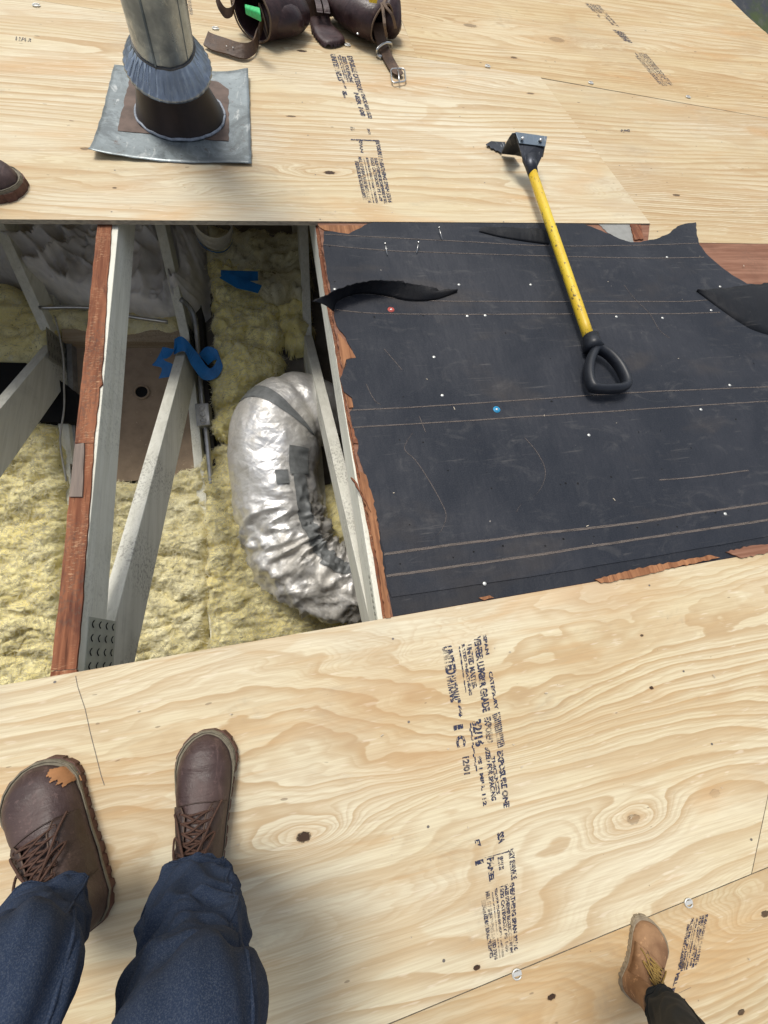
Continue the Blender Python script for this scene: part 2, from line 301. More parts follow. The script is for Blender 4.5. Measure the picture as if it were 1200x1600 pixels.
MT['sole'] = flat('brown rubber sole', (0.115, 0.052, 0.038), 0.65, 0, 0.35, 60., 0.2)
MT['welt'] = flat('olive welt', (0.20, 0.175, 0.125), 0.7, 0, 0.35, 90., 0.4)
MT['lace'] = flat('brown lace', (0.085, 0.042, 0.028), 0.8, 0, 0.4, 200., 0.3)
MT['tan'] = leather_mat('tan suede', (0.18, 0.090, 0.042), (0.32, 0.185, 0.095), 0.75); MT['tansole'] = flat('pale sole', (0.33, 0.27, 0.19), 0.8, 0, 0.4, 60.)
MT['tanlace'] = flat('mustard lace', (0.30, 0.19, 0.05), 0.8, 0, 0.4, 150., 0.3)
MT['leafwood'] = flat('bare leather scuff', (0.42, 0.20, 0.085), 0.8)
MT['denim'] = denim_mat(); MT['blackcloth'] = flat('black cloth', (0.010, 0.012, 0.014), 0.9, 0, 0.4, 60., 0.3)
MT['belt'] = leather_mat('dark oiled leather', (0.026, 0.013, 0.014), (0.058, 0.030, 0.030), 0.36); MT['strapl'] = leather_mat('worn belt leather', (0.060, 0.033, 0.020), (0.125, 0.072, 0.042), 0.55)
MT['rim'] = flat('raw leather edge', (0.16, 0.11, 0.075), 0.8)
MT['sunk'] = flat('sunk nail heads', (0.20, 0.18, 0.16), 0.5, 0.3); MT['rim2'] = flat('flap edge highlight', (0.11, 0.07, 0.05), 0.7); MT['green'] = flat('green plastic', (0.03, 0.55, 0.16), 0.45, 0, 0.4, 90., 0.2); MT['skin'] = flat('skin', (0.45, 0.27, 0.19), 0.6)
MT['ink'] = ink_mat(); MT['inkthin'] = ink_mat('thin ink', 0.52); MT['pencil'] = flat('pencil line', (0.16, 0.15, 0.14), 0.7)
MT['conduit'] = galv_mat('conduit', (0.46, 0.47, 0.48)); MT['wall'] = flat('grey stucco', (0.30, 0.29, 0.27), 0.9)
MT['pipehole'] = MT['hole']
# ------------------------------------------------------------------ object helpers
def inv_base(vs, b): return [(v[0]-b[0], v[1]-b[1], v[2]-b[2]) for v in vs]
def thing(name, label, cat, base, group=None, kind=None):
    o = bpy.data.objects.new(name, None); COL.objects.link(o); o.location = base; o.empty_display_size = 0.05
    o['label'] = label; o['category'] = cat
    if group: o['group'] = group
    if kind: o['kind'] = kind
    o['_b'] = list(base); return o
def baseof(p):
    return Vector(p['_b'])
def mesh(name, vs, fs, mat, parent=None, smooth=False, label=None, cat=None, group=None, kind=None, base=None, mats=None, fm=None):
    vs = [Vector(v) for v in vs]
    if parent is not None: b = baseof(parent)
    elif base is not None: b = Vector(base)
    else:
        b = sum(vs, Vector())/len(vs); b.z = min(v.z for v in vs)
    me = bpy.data.meshes.new(name); me.from_pydata([tuple(v-b) for v in vs], [], fs)
    for m in (mats or [mat]): me.materials.append(m)
    if fm: me.polygons.foreach_set('material_index', fm)
    if smooth: me.polygons.foreach_set('use_smooth', [True]*len(me.polygons))
    me.update()
    o = bpy.data.objects.new(name, me); COL.objects.link(o); o['_b'] = list(b)
    if parent is not None: o.parent = parent
    else: o.location = b
    if label: o['label'] = label
    if cat and parent is None: o['category'] = cat
    if group: o['group'] = group
    if kind: o['kind'] = kind
    return o
class MB:
    def __init__(s): s.v = []; s.f = []
    def addm(s, vs, fs):
        k = len(s.v); s.v += [Vector(v) for v in vs]; s.f += [tuple(i+k for i in f) for f in fs]; return s
    def build(s, name, mat, parent=None, **kw): return mesh(name, s.v, s.f, mat, parent, **kw)
def g_tube(pts, r, seg=10, cap=True, squash=1.0, up=None):
    pts = [Vector(p) for p in pts]; n = len(pts); rs = r if isinstance(r, (list, tuple)) else [r]*n
    vs = []; fs = []; prev = up
    for i, p in enumerate(pts):
        t = (pts[min(i+1, n-1)]-pts[max(i-1, 0)]).normalized()
        if prev is None: prev = Vector((0, 0, 1)) if abs(t.z) < 0.9 else Vector((1, 0, 0))
        a = (prev - t*prev.dot(t)).normalized(); prev = a; b = t.cross(a)
        for k in range(seg):
            th = 2*math.pi*k/seg; vs.append(p+(a*math.cos(th)*squash+b*math.sin(th))*rs[i])
    for i in range(n-1):
        for k in range(seg):
            fs.append((i*seg+k, i*seg+(k+1) % seg, (i+1)*seg+(k+1) % seg, (i+1)*seg+k))
    if cap: fs.append(tuple(range(seg-1, -1, -1))); fs.append(tuple((n-1)*seg+k for k in range(seg)))
    return vs, fs
def g_prism(poly, n0, n1, fn=None):
    """poly of (u,v); n0 bottom n1 top"""
    k = len(poly); a = sum(poly[i][0]*poly[(i+1) % k][1]-poly[(i+1) % k][0]*poly[i][1] for i in range(k))
    if a < 0: poly = poly[::-1]
    vs = [Vector((p[0], p[1], n0)) for p in poly]+[Vector((p[0], p[1], n1)) for p in poly]
    fs = [tuple(range(k-1, -1, -1)), tuple(range(k, 2*k))]+[(i, (i+1) % k, k+(i+1) % k, k+i) for i in range(k)]
    return vs, fs
def g_box(o, ax, ay, az):
    """corner o and three edge vectors"""
    o, ax, ay, az = map(Vector, (o, ax, ay, az))
    vs = [o, o+ax, o+ax+ay, o+ay, o+az, o+ax+az, o+ax+ay+az, o+ay+az]
    fs = [(0, 3, 2, 1), (4, 5, 6, 7), (0, 1, 5, 4), (1, 2, 6, 5), (2, 3, 7, 6), (3, 0, 4, 7)]
    if ax.cross(ay).dot(az) < 0: fs = [f[::-1] for f in fs]
    return vs, fs
def g_thick(pts_top, off):
    """polygon loop pts_top (3d) thickened by vector off"""
    k = len(pts_top); vs = [Vector(p) for p in pts_top]+[Vector(p)+Vector(off) for p in pts_top]
    return vs, [tuple(range(k)), tuple(range(2*k-1, k-1, -1))]+[(i, k+i, k+(i+1) % k, (i+1) % k) for i in range(k)]
def bevel(o, w=0.002, seg=2):
    m = o.modifiers.new('bevel', 'BEVEL'); m.width = w; m.segments = seg; m.limit_method = 'ANGLE'; m.angle_limit = math.radians(40); return o
def jag(poly, step, amp, seed=0, closed=True):
    """roughen a 2D polyline"""
    rnd = random.Random(seed); out = []; k = len(poly)
    for i in range(k if closed else k-1):
        a = Vector(poly[i]); b = Vector(poly[(i+1) % k]); d = b-a; m = max(1, int(d.length/step)); nn = Vector((-d.y, d.x)); 
        if nn.length > 0: nn.normalize()
        for j in range(m):
            q = a+d*(j/m)
            if j: q = q+nn*rnd.uniform(-amp, amp)
            out.append((q.x, q.y))
    if not closed: out.append(tuple(poly[-1]))
    return out
def inside_dist(poly, X, Y):
    P0 = np.array(poly); n = len(P0); ins = np.zeros(X.shape, bool); dist = np.full(X.shape, 1e9)
    for i in range(n):
        x1, y1 = P0[i]; x2, y2 = P0[(i+1) % n]
        c = ((y1 > Y) != (y2 > Y)) & (X < (x2-x1)*(Y-y1)/((y2-y1) if abs(y2-y1) > 1e-12 else 1e-12)+x1); ins ^= c
        dx, dy = x2-x1, y2-y1; t = np.clip(((X-x1)*dx+(Y-y1)*dy)/(dx*dx+dy*dy+1e-15), 0, 1)
        dist = np.minimum(dist, np.hypot(X-x1-t*dx, Y-y1-t*dy))
    return ins, dist
def g_mound(poly, res, hfun, to3, pad=0.0):
    """grid over polygon; hfun(a,b,d)->height (d distance to the edge); to3(a,b,h)"""
    a0 = min(p[0] for p in poly)-pad; a1 = max(p[0] for p in poly)+pad; b0 = min(p[1] for p in poly)-pad; b1 = max(p[1] for p in poly)+pad
    nx = int((a1-a0)/res)+2; ny = int((b1-b0)/res)+2
    A, B = np.meshgrid(a0+np.arange(nx)*res, b0+np.arange(ny)*res, indexing='ij')
    ins, dist = inside_dist(poly, A, B); sd = np.where(ins, dist, -dist)
    idx = {}; vs = []; fs = []
    def vid(i, j):
        if (i, j) not in idx:
            idx[(i, j)] = len(vs); vs.append(to3(A[i, j], B[i, j], hfun(A[i, j], B[i, j], sd[i, j])))
        return idx[(i, j)]
    keep = sd > -res*1.2
    for i in range(nx-1):
        for j in range(ny-1):
            if keep[i, j] and keep[i+1, j] and keep[i+1, j+1] and keep[i, j+1]:
                fs.append((vid(i, j), vid(i+1, j), vid(i+1, j+1), vid(i, j+1)))
    return vs, fs
def N3(x, y, z=0.0): return noise.noise(Vector((x, y, z)))
def fbm(x, y, z=0.0, o=4):
    return noise.fractal(Vector((x, y, z)), 1.0, 2.0, o)
def bil(q, s, t):   # q = TL,TR,BR,BL (3d); s to the right, t downwards
    return (q[0]*(1-s)+q[1]*s)*(1-t)+(q[3]*(1-s)+q[2]*s)*t
def cat(pts, n=8):  # catmull-rom
    pts = [Vector(p) for p in pts]; out = []
    for i in range(len(pts)-1):
        p0 = pts[max(i-1, 0)]; p1 = pts[i]; p2 = pts[i+1]; p3 = pts[min(i+2, len(pts)-1)]
        for k in range(n):
            t = k/n; out.append(0.5*((2*p1)+(p2-p0)*t+(2*p0-5*p1+4*p2-p3)*t*t+(3*p1-p0-3*p2+p3)*t**3))
    out.append(pts[-1]); return out
def ribbon(path, width_vecs, thick, tdir=None):
    """flat strap: centre path, half-width vector per point"""
    vs = []; fs = []; n = len(path)
    for i in range(n):
        t = (path[min(i+1, n-1)]-path[max(i-1, 0)]).normalized(); w_ = Vector(width_vecs[i]) ; nn = t.cross(w_).normalized()*thick*0.5
        vs += [path[i]-w_+nn, path[i]+w_+nn, path[i]+w_-nn, path[i]-w_-nn]
    for i in range(n-1):
        for k in range(4): fs.append((i*4+k, i*4+(k+1) % 4, (i+1)*4+(k+1) % 4, (i+1)*4+k))
    fs += [(3, 2, 1, 0), tuple((n-1)*4+k for k in range(4))]
    return vs, fs
def p2(x, y, n=0.0):
    q = P(x, y, n); return (q.x, q.y)

# ================================================================== THE SETTING
g = NG('ground'); n_ = g.noise((0.8, 0.8, 1), 1.0, 6.0, 0.7); n2_ = g.noise((9, 9, 1), 1.0, 4.0, 0.7)
c_ = g.mix(g.ss(n_, 0.42, 0.58), (0.035, 0.040, 0.050), (0.050, 0.072, 0.022)); c_ = g.mix(g.ss(n2_, 0.5, 0.7, 0, 0.5), c_, (0.10, 0.10, 0.09))
MT['ground'] = g.done(c_, 0.95)
gv = [W4.inverted() @ Vector(p) for p in ((-150, -150, 0), (150, -150, 0), (150, 150, 0), (-150, 150, 0))]
mesh('ground', gv, [(0, 1, 2, 3)], MT['ground'], base=(0, 0, 0), kind='structure')
# ---- plywood courses
UL, UR = -2.3, 2.92
def edge_v(a, b, u):    # v on the line through the points a,b at u
    return a[1]+(b[1]-a[1])*(u-a[0])/(b[0]-a[0])
e_up = (p2(0, 345), p2(1015, 351)); e_s12 = (p2(90, 8), p2(842, 121)); e_s34 = (p2(842, 122), p2(1196, 184))
e_low = (p2(0, 1071), p2(1200, 862)); e_lowb = (p2(777, 1530), p2(1140, 1380)); e_r4 = (p2(1040, 20), p2(1197, 49))
TH = 0.012; G = 0.0007
def kn(*rows): return [(p2(x, y)[0], p2(x, y)[1], ru, rv, a, dk) for (x, y, ru, rv, a, dk) in rows]
def sheet(poly, label, mat, n1=0.0, jg=0.0):
    pl = jag(poly, 0.05, jg, 3) if jg else poly
    vs, fs = g_prism(pl, n1-TH, n1)
    return mesh('plywood_sheet', vs, fs, mat, label=label, cat='plywood sheet', group='new plywood sheets laid over the roof', base=(0, 0, n1-TH))
uS = p2(845, 125)[0]; uS2 = p2(1015, 351)[0]
m1 = ply_mat('plywood upper', 1, 26, 7.0, kn((515, 272, .022, .011, 2.2, 1), (472, 82, .024, .010, 1.6, 1), (200, 296, .05, .02, 2.6, 0), (455, 184, .02, .006, .6, .8), (828, 148, .022, .008, 1, .7), (890, 300, .04, .02, 1.8, 0), (135, 235, .018, .008, .8, .6), (180, 296, .008, .004, .4, .8)), fine=1.0, specks=0.35)
S1 = sheet([(UL, edge_v(*e_up, UL)), e_up[1], (uS, e_s12[1][1]-G), (UL, edge_v(*e_s12, UL)-G)],
    'wide plywood sheet bordering the far side of the attic opening, carrying the vent pipe', m1, 0.004)
m4 = ply_mat('plywood right', 4, 30, 6.0, kn((1057, 305, .02, .008, .8, .8), (970, 92, .01, .006, .5, .6)), tone=(0.93, 0.90, 0.86), fine=1.6, specks=0.9)
S4 = sheet([(uS2-0.05, p2(1000, 378)[1]), (UR, p2(1200, 381)[1]-0.01), (UR, edge_v(*e_s34, UR)-G), (uS+0.003, e_s34[0][1]-G), (uS2+0.003-0.02, p2(1015, 351)[1]+0.1), (uS2+0.003, p2(1015, 351)[1]+0.005)],
    'knotty plywood sheet right of the hooked roofing tool, reaching the roof edge', m4, 0.0)
m2 = ply_mat('plywood back', 2, 24, 6.0, kn((35, 60, .02, .01, .4, 0)), tone=(0.97, 0.94, 0.88), fine=1.2)
uc = p2(650, 87)[0]
S2 = sheet([(UL, edge_v(*e_s12, UL)+G), (uc-G, edge_v(*e_s12, uc)+G), (p2(620, 17)[0]-G, p2(620, 17)[1]), (p2(610, -10)[0], 3.04), (UL, 3.3)],
    'plywood sheet beneath the leather tool belt at the top of the photo', m2, 0.004)
m3 = ply_mat('plywood far right', 3, 24, 7.0, kn((735, 40, .04, .02, 1.5, .5), (870, 62, .05, .03, 1.5, .35), (803, 90, .02, .01, 1, .8)), tone=(0.94, 0.88, 0.78), fine=1.6, specks=0.8)
S3 = sheet([(uc+G, edge_v(*e_s12, uc)+G), (uS, e_s12[1][1]+G), (UR, edge_v(*e_s34, UR)+G), (UR, edge_v(*e_r4, UR)-G), (0.9, 3.04), (p2(620, 17)[0]+G, 3.04)],
    'weathered plywood sheet with faded slanting stamp near the far roof corner', m3, 0.0)
S7 = sheet([(0.9, 3.045), (UR, edge_v(*e_r4, UR)+G), (UR-0.02, 3.2), (UR-0.03, 4.2), (0.9, 4.2)],
    'narrow visible plywood sheet at the extreme top right corner', ply_mat('plywood corner', 9, 22, 6.0, (), (0.95, 0.90, 0.80)), -0.001)
m5 = ply_mat('plywood lower', 5, 27, 17, kn((475, 1308, .0145, .0085, 3.4, 1), (990, 1280, .016, .009, 3.0, .35), (1018, 1075, .006, .004, .8, 1), (1003, 993, .005, .003, .5, .9), (1117, 1240, .014, .008, 1.2, .15), (660, 1190, .07, .022, 1.4, 0), (960, 940, .09, .03, 2.5, 0), (745, 1512, .007, .004, 1.0, 1), (590, 1090, .09, .03, 1.5, 0)), fine=0.75, specks=0.3, contrast=0.95)
r5 = (p2(1200, 1241)[0], p2(1172, 1361)[0])
S5 = sheet([(-2.3, edge_v(*e_lowb, -2.3)+G), (r5[1], edge_v(*e_lowb, r5[1])+G), (p2(1200, 1241)[0], p2(1200, 1241)[1]), (1.28, edge_v(*e_low, 1.28)), (-2.3, edge_v(*e_low, -2.3))],
    'large near plywood sheet under the brown boots, with bold lengthwise stamp and knot hole', m5, 0.0)
m8 = ply_mat('plywood side', 8, 12, 4.0, (), (0.97, 0.95, 0.9))
S8 = sheet([(r5[1]+.002, edge_v(*e_lowb, r5[1])+G), (3, edge_v(*e_lowb, 3)+G), (3, edge_v(*e_low, 3)), (1.283, edge_v(*e_low, 1.283)), (p2(1200, 1241)[0]+.002, p2(1200, 1241)[1])],
    'sliver of plywood sheet at the right border below the black felt', m8, 0.0)
m6 = ply_mat('plywood near', 6, 20, 6.0, kn((862, 1558, .009, .004, .8, 1), (1158, 1582, .009, .004, .6, .9), (1196, 1428, .011, .005, 2, .9), (1066, 1508, .009, .005, .8, .7), (1190, 1395, .03, .02, 2, 0)), tone=(0.93, 0.93, 0.90), fine=1.3)
S6 = sheet([(-2.3, -1.7), (3, -1.7), (3, edge_v(*e_lowb, 3)-G), (-2.3, edge_v(*e_lowb, -2.3)-G)],
    'plywood sheet in the bottom right corner beneath the tan work boot', m6, 0.0)
# sealed roof rest: old deck courses under the far sheets (keeps the attic dark)
# ---- stamps
_tc = {}
def text_geo(s):
    if s in _tc: return _tc[s]
    cu = bpy.data.curves.new('t', 'FONT'); cu.body = s; cu.resolution_u = 2; cu.offset = 0.055; ob = bpy.data.objects.new('t', cu); COL.objects.link(ob)
    dg = bpy.context.evaluated_depsgraph_get(); dg.update(); me = bpy.data.meshes.new_from_object(ob.evaluated_get(dg))
    V = [v.co.copy() for v in me.vertices]; Fc = [tuple(p.vertices) for p in me.polygons]
    bpy.data.objects.remove(ob); bpy.data.curves.remove(cu); bpy.data.meshes.remove(me)
    x0 = min(v.x for v in V); x1 = max(v.x for v in V); y0 = min(v.y for v in V); y1 = max(v.y for v in V)
    V = [((v.x-x0)/(x1-x0), (v.y-y0)/(y1-y0)) for v in V]; _tc[s] = (V, Fc); return _tc[s]
def put_text(mb, s, quad, rot=True, n=0.0006):
    """quad TL,TR,BR,BL in pixels; text runs downwards when rot"""
    q = [P(x, y, n) for x, y in quad]; V, Fc = text_geo(s); vs = []
    for (a, b) in V:
        vs.append(bil(q, b, a) if rot else bil(q, a, 1-b))
    mb.addm(vs, Fc)
def lerpq(q, s0, s1, t0, t1):
    f = lambda s, t: tuple((Vector(q[0])*(1-s)+Vector(q[1])*s)*(1-t)+(Vector(q[3])*(1-s)+Vector(q[2])*s)*t)
    return [f(s0, t0), f(s1, t0), f(s1, t1), f(s0, t1)]
def block(mb, quad, rows, n):
    """rows: (text, s0, s1, t0, t1)"""
    quad = [Vector(p) for p in quad]
    for (tx, s0, s1, t0, t1) in rows: put_text(mb, tx, lerpq(quad, s0, s1, t0, t1), True, n)
R1 = [('UNITED MILLS', 0, .24, .0, .44), ('PS1-09', .16, .26, .42, .56), ('RATED', .30, .36, .03, .40), ('SHEATHING SPAN', .38, .46, .0, .44), ('SIZED FOR SPACING', .48, .66, .02, .44), ('EXPOSURE CATEGORY', .72, .96, .0, .60),
      ('32/16', .0, .10, .62, .72), ('NER 108', .50, .72, .60, .98), ('THICKNESS 15/32', .80, .98, .60, 1.0), ('1', .02, .2, .60, .66)]
R1b = [('000', .10, .22, .02, .05), ('PRP-108 HUD', .30, .40, .25, 1.0), ('STRENGTH AXIS THIS WAY', .48, .60, .1, .98), ('DIRECTION', .74, .84, .0, .9), ('SHEATHING EXPOSURE', .88, 1.0, .05, 1.0)]
R2 = [('STRENGTH AXIS MUST RUN ACROSS SUPPORTS', .0, .14, .10, .95), ('MILL 417 SHEATHING RATED 32/16', .15, .28, .0, 1.0), ('ALLOW 1/8 IN SPACE AT PANEL ENDS AND EDGES', .33, .37, .03, 1.0), ('SIZED FOR SPACING EXPOSURE 1 THICKNESS', .42, .50, .0, 1.0),
      ('15/32 CATEGORY PS 1-09', .56, .68, .0, .95), ('UNLESS OTHERWISE RECOMMENDED BY MFR', .70, .82, .0, 1.0), ('SHEATHING SPAN 32/16', .85, 1.0, .0, .97)]
def stamp(parent, label, b1, mid, b2, n, mat='ink'):
    for bq, rows in ((b1, R1), (b2, R2)):
        if bq: mb = MB(); block(mb, bq, rows, n); mesh('printed_stamp', mb.v, mb.f, MT[mat], parent, label=label)
    for (tx, q, rot) in mid: mb = MB(); put_text(mb, tx, q, rot, n); mesh('printed_mark', mb.v, mb.f, MT[mat], parent)
# large stamp on the near sheet
n0 = 0.0006; mb = MB()
for s_, q in [('UNITED', [(690, 1011), (706, 1008), (714, 1052), (697, 1056)]), ('NATIONAL', [(697, 1058), (712, 1054), (720, 1095), (704, 1098)]), ('1/4', [(715, 1094), (720, 1093), (723, 1120), (717, 1121)]),
              ('.......', [(716, 1010), (719, 1009), (729, 1082), (727, 1083)]), ('RATED SHEATHING', [(721, 1007), (726, 1006), (738, 1086), (733, 1087)]), ('UNITED MASTER', [(728, 1008), (737, 1006), (746, 1075), (738, 1078)]),
              ('VENEER LUMBER GRADE', [(740, 996), (751, 993), (766, 1110), (754, 1114)]), ('SPAN', [(754, 993), (760, 991), (765, 1022), (759, 1024)]), ('CATEGORY', [(763, 1050), (769, 1048), (779, 1108), (773, 1110)]),
              ('32/16', [(737, 1128), (752, 1122), (757, 1164), (743, 1168)]), ('EXPOSED', [(756, 1122), (767, 1119), (772, 1160), (760, 1162)]), ('1', [(708, 1134), (723, 1131), (724, 1138), (709, 1142)]), ('C', [(711, 1150), (727, 1147), (728, 1166), (714, 1169)]),
              ('12/01', [(722, 1183), (733, 1181), (735, 1209), (725, 1211)]), ('|||||||||||||||||', [(769, 1117), (781, 1112), (789, 1165), (778, 1169)]), ('-.-.-.-.-.-', [(732, 1130), (736, 1129), (746, 1205), (742, 1206)]),
              ('PS 1 MILL 112', [(746, 1182), (752, 1181), (761, 1258), (755, 1260)]), ('SIZED FOR SPACING', [(757, 1168), (765, 1167), (776, 1250), (768, 1252)]), ('THICKNESS', [(767, 1182), (773, 1181), (782, 1240), (776, 1242)]), ('EXPOSURE ONE', [(776, 1174), (786, 1172), (797, 1261), (787, 1263)]),
              ('E7', [(741, 1313), (749, 1311), (752, 1322), (744, 1324)]), ('SSA', [(776, 1302), (787, 1298), (789, 1316), (779, 1319)]), ('1', [(742, 1346), (755, 1342), (756, 1348), (743, 1353)]), ('PANEL', [(760, 1342), (772, 1338), (772, 1378), (765, 1380)]), ('SPAN 32', [(777, 1340), (786, 1337), (788, 1358), (780, 1360)]),
              ('-----', [(756, 1341), (758, 1340), (800, 1328), (798, 1331)]), ('DRY SERVICE', [(794, 1328), (803, 1325), (808, 1372), (799, 1376)])]:
    put_text(mb, s_, q, True, n0)
mesh('printed_stamp', mb.v, mb.f, MT['ink'], S5, label='large smeared blue-black ink stamp running down the near sheet')
mb = MB(); block(mb, [(750, 1397), (804, 1377), (810, 1487), (766, 1503)], R2, n0); mesh('printed_stamp', mb.v, mb.f, MT['ink'], S5)
n1_ = 0.0046
stamp(S1, 'two-block grey ink stamp below the tool belt buckle', [(515, 84), (552, 88), (583, 186), (546, 180)], [('EE', [(547, 198), (554, 199), (555, 205), (548, 204)], True), ('32', [(573, 200), (577, 201), (580, 211), (576, 210)], True), ('SPAN', [(560, 218), (566, 218), (568, 239), (563, 238)], True), ('EXPOSURE 1', [(586, 219), (593, 220), (598, 246), (591, 245)], True), ('------', [(548, 217), (592, 219), (592, 221), (548, 219)], False)], [(552, 244), (598, 248), (614, 319), (568, 316)], n1_)
stamp(S3, None, [(913, 4), (938, 8), (968, 42), (945, 36)], [('......', [(955, 45), (975, 50), (990, 68), (975, 64)], True)], [(988, 82), (1010, 84), (1054, 134), (1032, 134)], n0, 'inkthin')
stamp(S6, None, None, [('16', [(1066, 1562), (1071, 1560), (1072, 1567), (1067, 1569)], True), ('1......', [(1055, 1553), (1080, 1541), (1080, 1543), (1055, 1555)], False), ('MILL 32', [(1056, 1522), (1063, 1519), (1053, 1552), (1048, 1554)], True)], [(1076, 1436), (1107, 1428), (1090, 1510), (1058, 1520)], n0)
stamp(S2, None, None, [], [(287, 0), (298, 0), (302, 24), (290, 22)], n1_, 'inkthin')
stamp(S4, None, None, [('RJMI', [(970, 202), (984, 202), (984, 208), (970, 207)], False)], None, n0, 'inkthin')
mb = MB(); put_text(mb, '11/4 3', [(25, 57), (49, 60), (48, 66), (24, 63)], False, n1_); mesh('handwritten_mark', mb.v, mb.f, MT['inkthin'], S1)
pl = [P(x, y, 0.0007) for x, y in ((118, 1056), (121, 1072), (133, 1108), (141, 1145), (150, 1180), (158, 1212), (163, 1227))]
mb = MB(); mb.addm(*ribbon(pl, [Vector((.0004, 0, 0))]*len(pl), 0.0003)); mb.build('pencil_line', MT['pencil'], S5)
# H-clips between sheets
for i, (x, y, lab) in enumerate(((57, 9, 'left of the vent pipe'), (337, 45, 'just right of the vent pipe'), (543, 71, 'beneath the hanging belt flap'), (762, 104, 'above the hooked tool head'), (923, 130, 'near the faded stamp'), (1075, 152, 'furthest toward the roof corner'), (807, 1521, 'at the bottom seam below the large stamp'), (1075, 1410, 'beside the tan boot and its stamp'))):
    c = P(x, y, 0.005 if i < 4 else 0.0005); t = thing('sheathing_clip', 'small bent metal clip on the plywood seam '+lab, 'clip', c, 'metal clips along the plywood seams')
    s = 0.012 if y < 300 else 0.0075; mb = MB()
    pts = [c+Vector((s*math.cos(a), s*0.8*math.sin(a), 0.002)) for a in np.linspace(0.6, 2*math.pi-0.6, 14)]
    mb.addm(*g_tube(pts, s*0.16, 6)); mb.build('clip_loop', MT['nail'], t, smooth=True)
    mb = MB(); mb.addm(*g_box(c+Vector((-s*1.1, -s*0.35, 0.0003)), (s*2.2, 0, 0), (0, s*0.7, 0), (0, 0, 0.0012))); mb.build('clip_tongue', MT['nail'], t)
for sh, rows in ((S1, [(u, v) for u in (-1.09, -0.48, 0.12, 0.73) for v in np.arange(1.30, 2.35, 0.203)]), (S4, [(u, v) for u in (1.34, 1.95, 2.56) for v in np.arange(1.25, 2.0, 0.203)]), (S3, [(u, v) for u in (0.73, 1.34, 1.95, 2.56) for v in np.arange(2.4, 2.9, 0.203)]), (S5, [(u, v) for u in (-0.48, 0.12, 0.73) for v in np.arange(-0.46, 0.05, 0.165)])):
    mb = MB(); rnd = random.Random(3)
    for (u, v) in rows:
        c = Vector((u+rnd.uniform(-.008, .008), v+rnd.uniform(-.02, .02), baseof(sh).z+TH+0.0006)); mb.addm([c+Vector((0.0026*math.cos(a), 0.0022*math.sin(a), 0)) for a in np.linspace(0, 5.5, 8)], [tuple(range(8))])
    mb.build('sunk_nails', MT['sunk'], sh, kind='stuff')
# ---- old deck under the felt
dk = [(0.128, edge_v(*e_low, 0.128)-0.03), (0.128, 1.33), (UR-0.02, 1.33), (UR-0.02, -0.0)]
def edge_deck():
    left = [(x, y) for x, y in ((497, 352), (502, 380), (512, 440), (518, 480), (524, 520), (532, 560), (538, 600), (543, 640), (550, 680), (556, 715), (563, 745), (572, 775), (580, 815), (588, 860), (595, 905), (601, 940), (607, 968), (611, 985))]
    return [p2(x, y, -0.001) for x, y in left]
ed = jag(edge_deck(), 0.012, 0.0022, 5, False)
poly = ed+[(UR-0.05, ed[-1][1]-0.02), (UR-0.05, 1.335), (ed[0][0], 1.335)]
vs, fs = g_prism(poly, -0.0125, -0.0012)
old = mesh('old_roof_deck', vs, fs, MT['oldwoodx'], label='old reddish board deck showing at the torn edges of the black felt', cat='roof deck', base=(0, 0, -0.0125))
# splintered pieces along the left edge
def chunk(px, n0, n1, mat, parent, seed, name='splinter'):
    pl = jag([p2(x, y, n1) for x, y in px], 0.008, 0.002, seed); vs, fs = g_prism(pl, n0, n1); return mesh(name, vs, fs, mat, parent)
chunk([(497, 352), (560, 352), (620, 354), (590, 361), (560, 366), (530, 365), (505, 358)], -0.001, 0.0022, MT['splinter'], old, 1)
chunk([(527, 520), (535, 528), (545, 540), (556, 559), (543, 562), (537, 580), (533, 560)], -0.001, 0.0026, MT['splinter'], old, 2)
chunk([(537, 614), (548, 622), (554, 636), (545, 637), (542, 628)], -0.001, 0.0026, MT['splinter'], old, 3)
chunk([(541, 640), (552, 668), (560, 693), (552, 692), (547, 665)], -0.001, 0.002, MT['oldwood'], old, 4)
chunk([(560, 735), (572, 742), (576, 760), (583, 778), (592, 830), (598, 875), (604, 920), (611, 965), (603, 966), (594, 905), (584, 850), (574, 800), (564, 768)], -0.001, 0.003, MT['splinter'], old, 5)
chunk([(548, 745), (556, 752), (575, 790), (580, 800), (570, 782)], -0.001, 0.006, MT['oldwood'], old, 6)
chunk([(930, 905), (985, 890), (1040, 880), (1110, 867), (1125, 871), (1060, 885), (1000, 900), (940, 911)], 0.001, 0.0048, MT['splinter'], old, 7)
chunk([(1135, 862), (1175, 852), (1200, 850), (1215, 860), (1160, 872)], 0.001, 0.0045, MT['oldwoodx'], old, 8)
chunk([(748, 934), (765, 930), (772, 934), (757, 938)], 0.003, 0.0048, MT['splinter'], old, 9)
chunk([(930, 345), (984, 345), (990, 380), (968, 373), (950, 364)], -0.001, 0.0006, flat('pale board edge', (0.30, 0.30, 0.28)), old, 19, 'pale_edge'); chunk([(985, 350), (1001, 351), (1006, 373), (992, 374)], -0.001, 0.004, MT['oldwood'], old, 10)
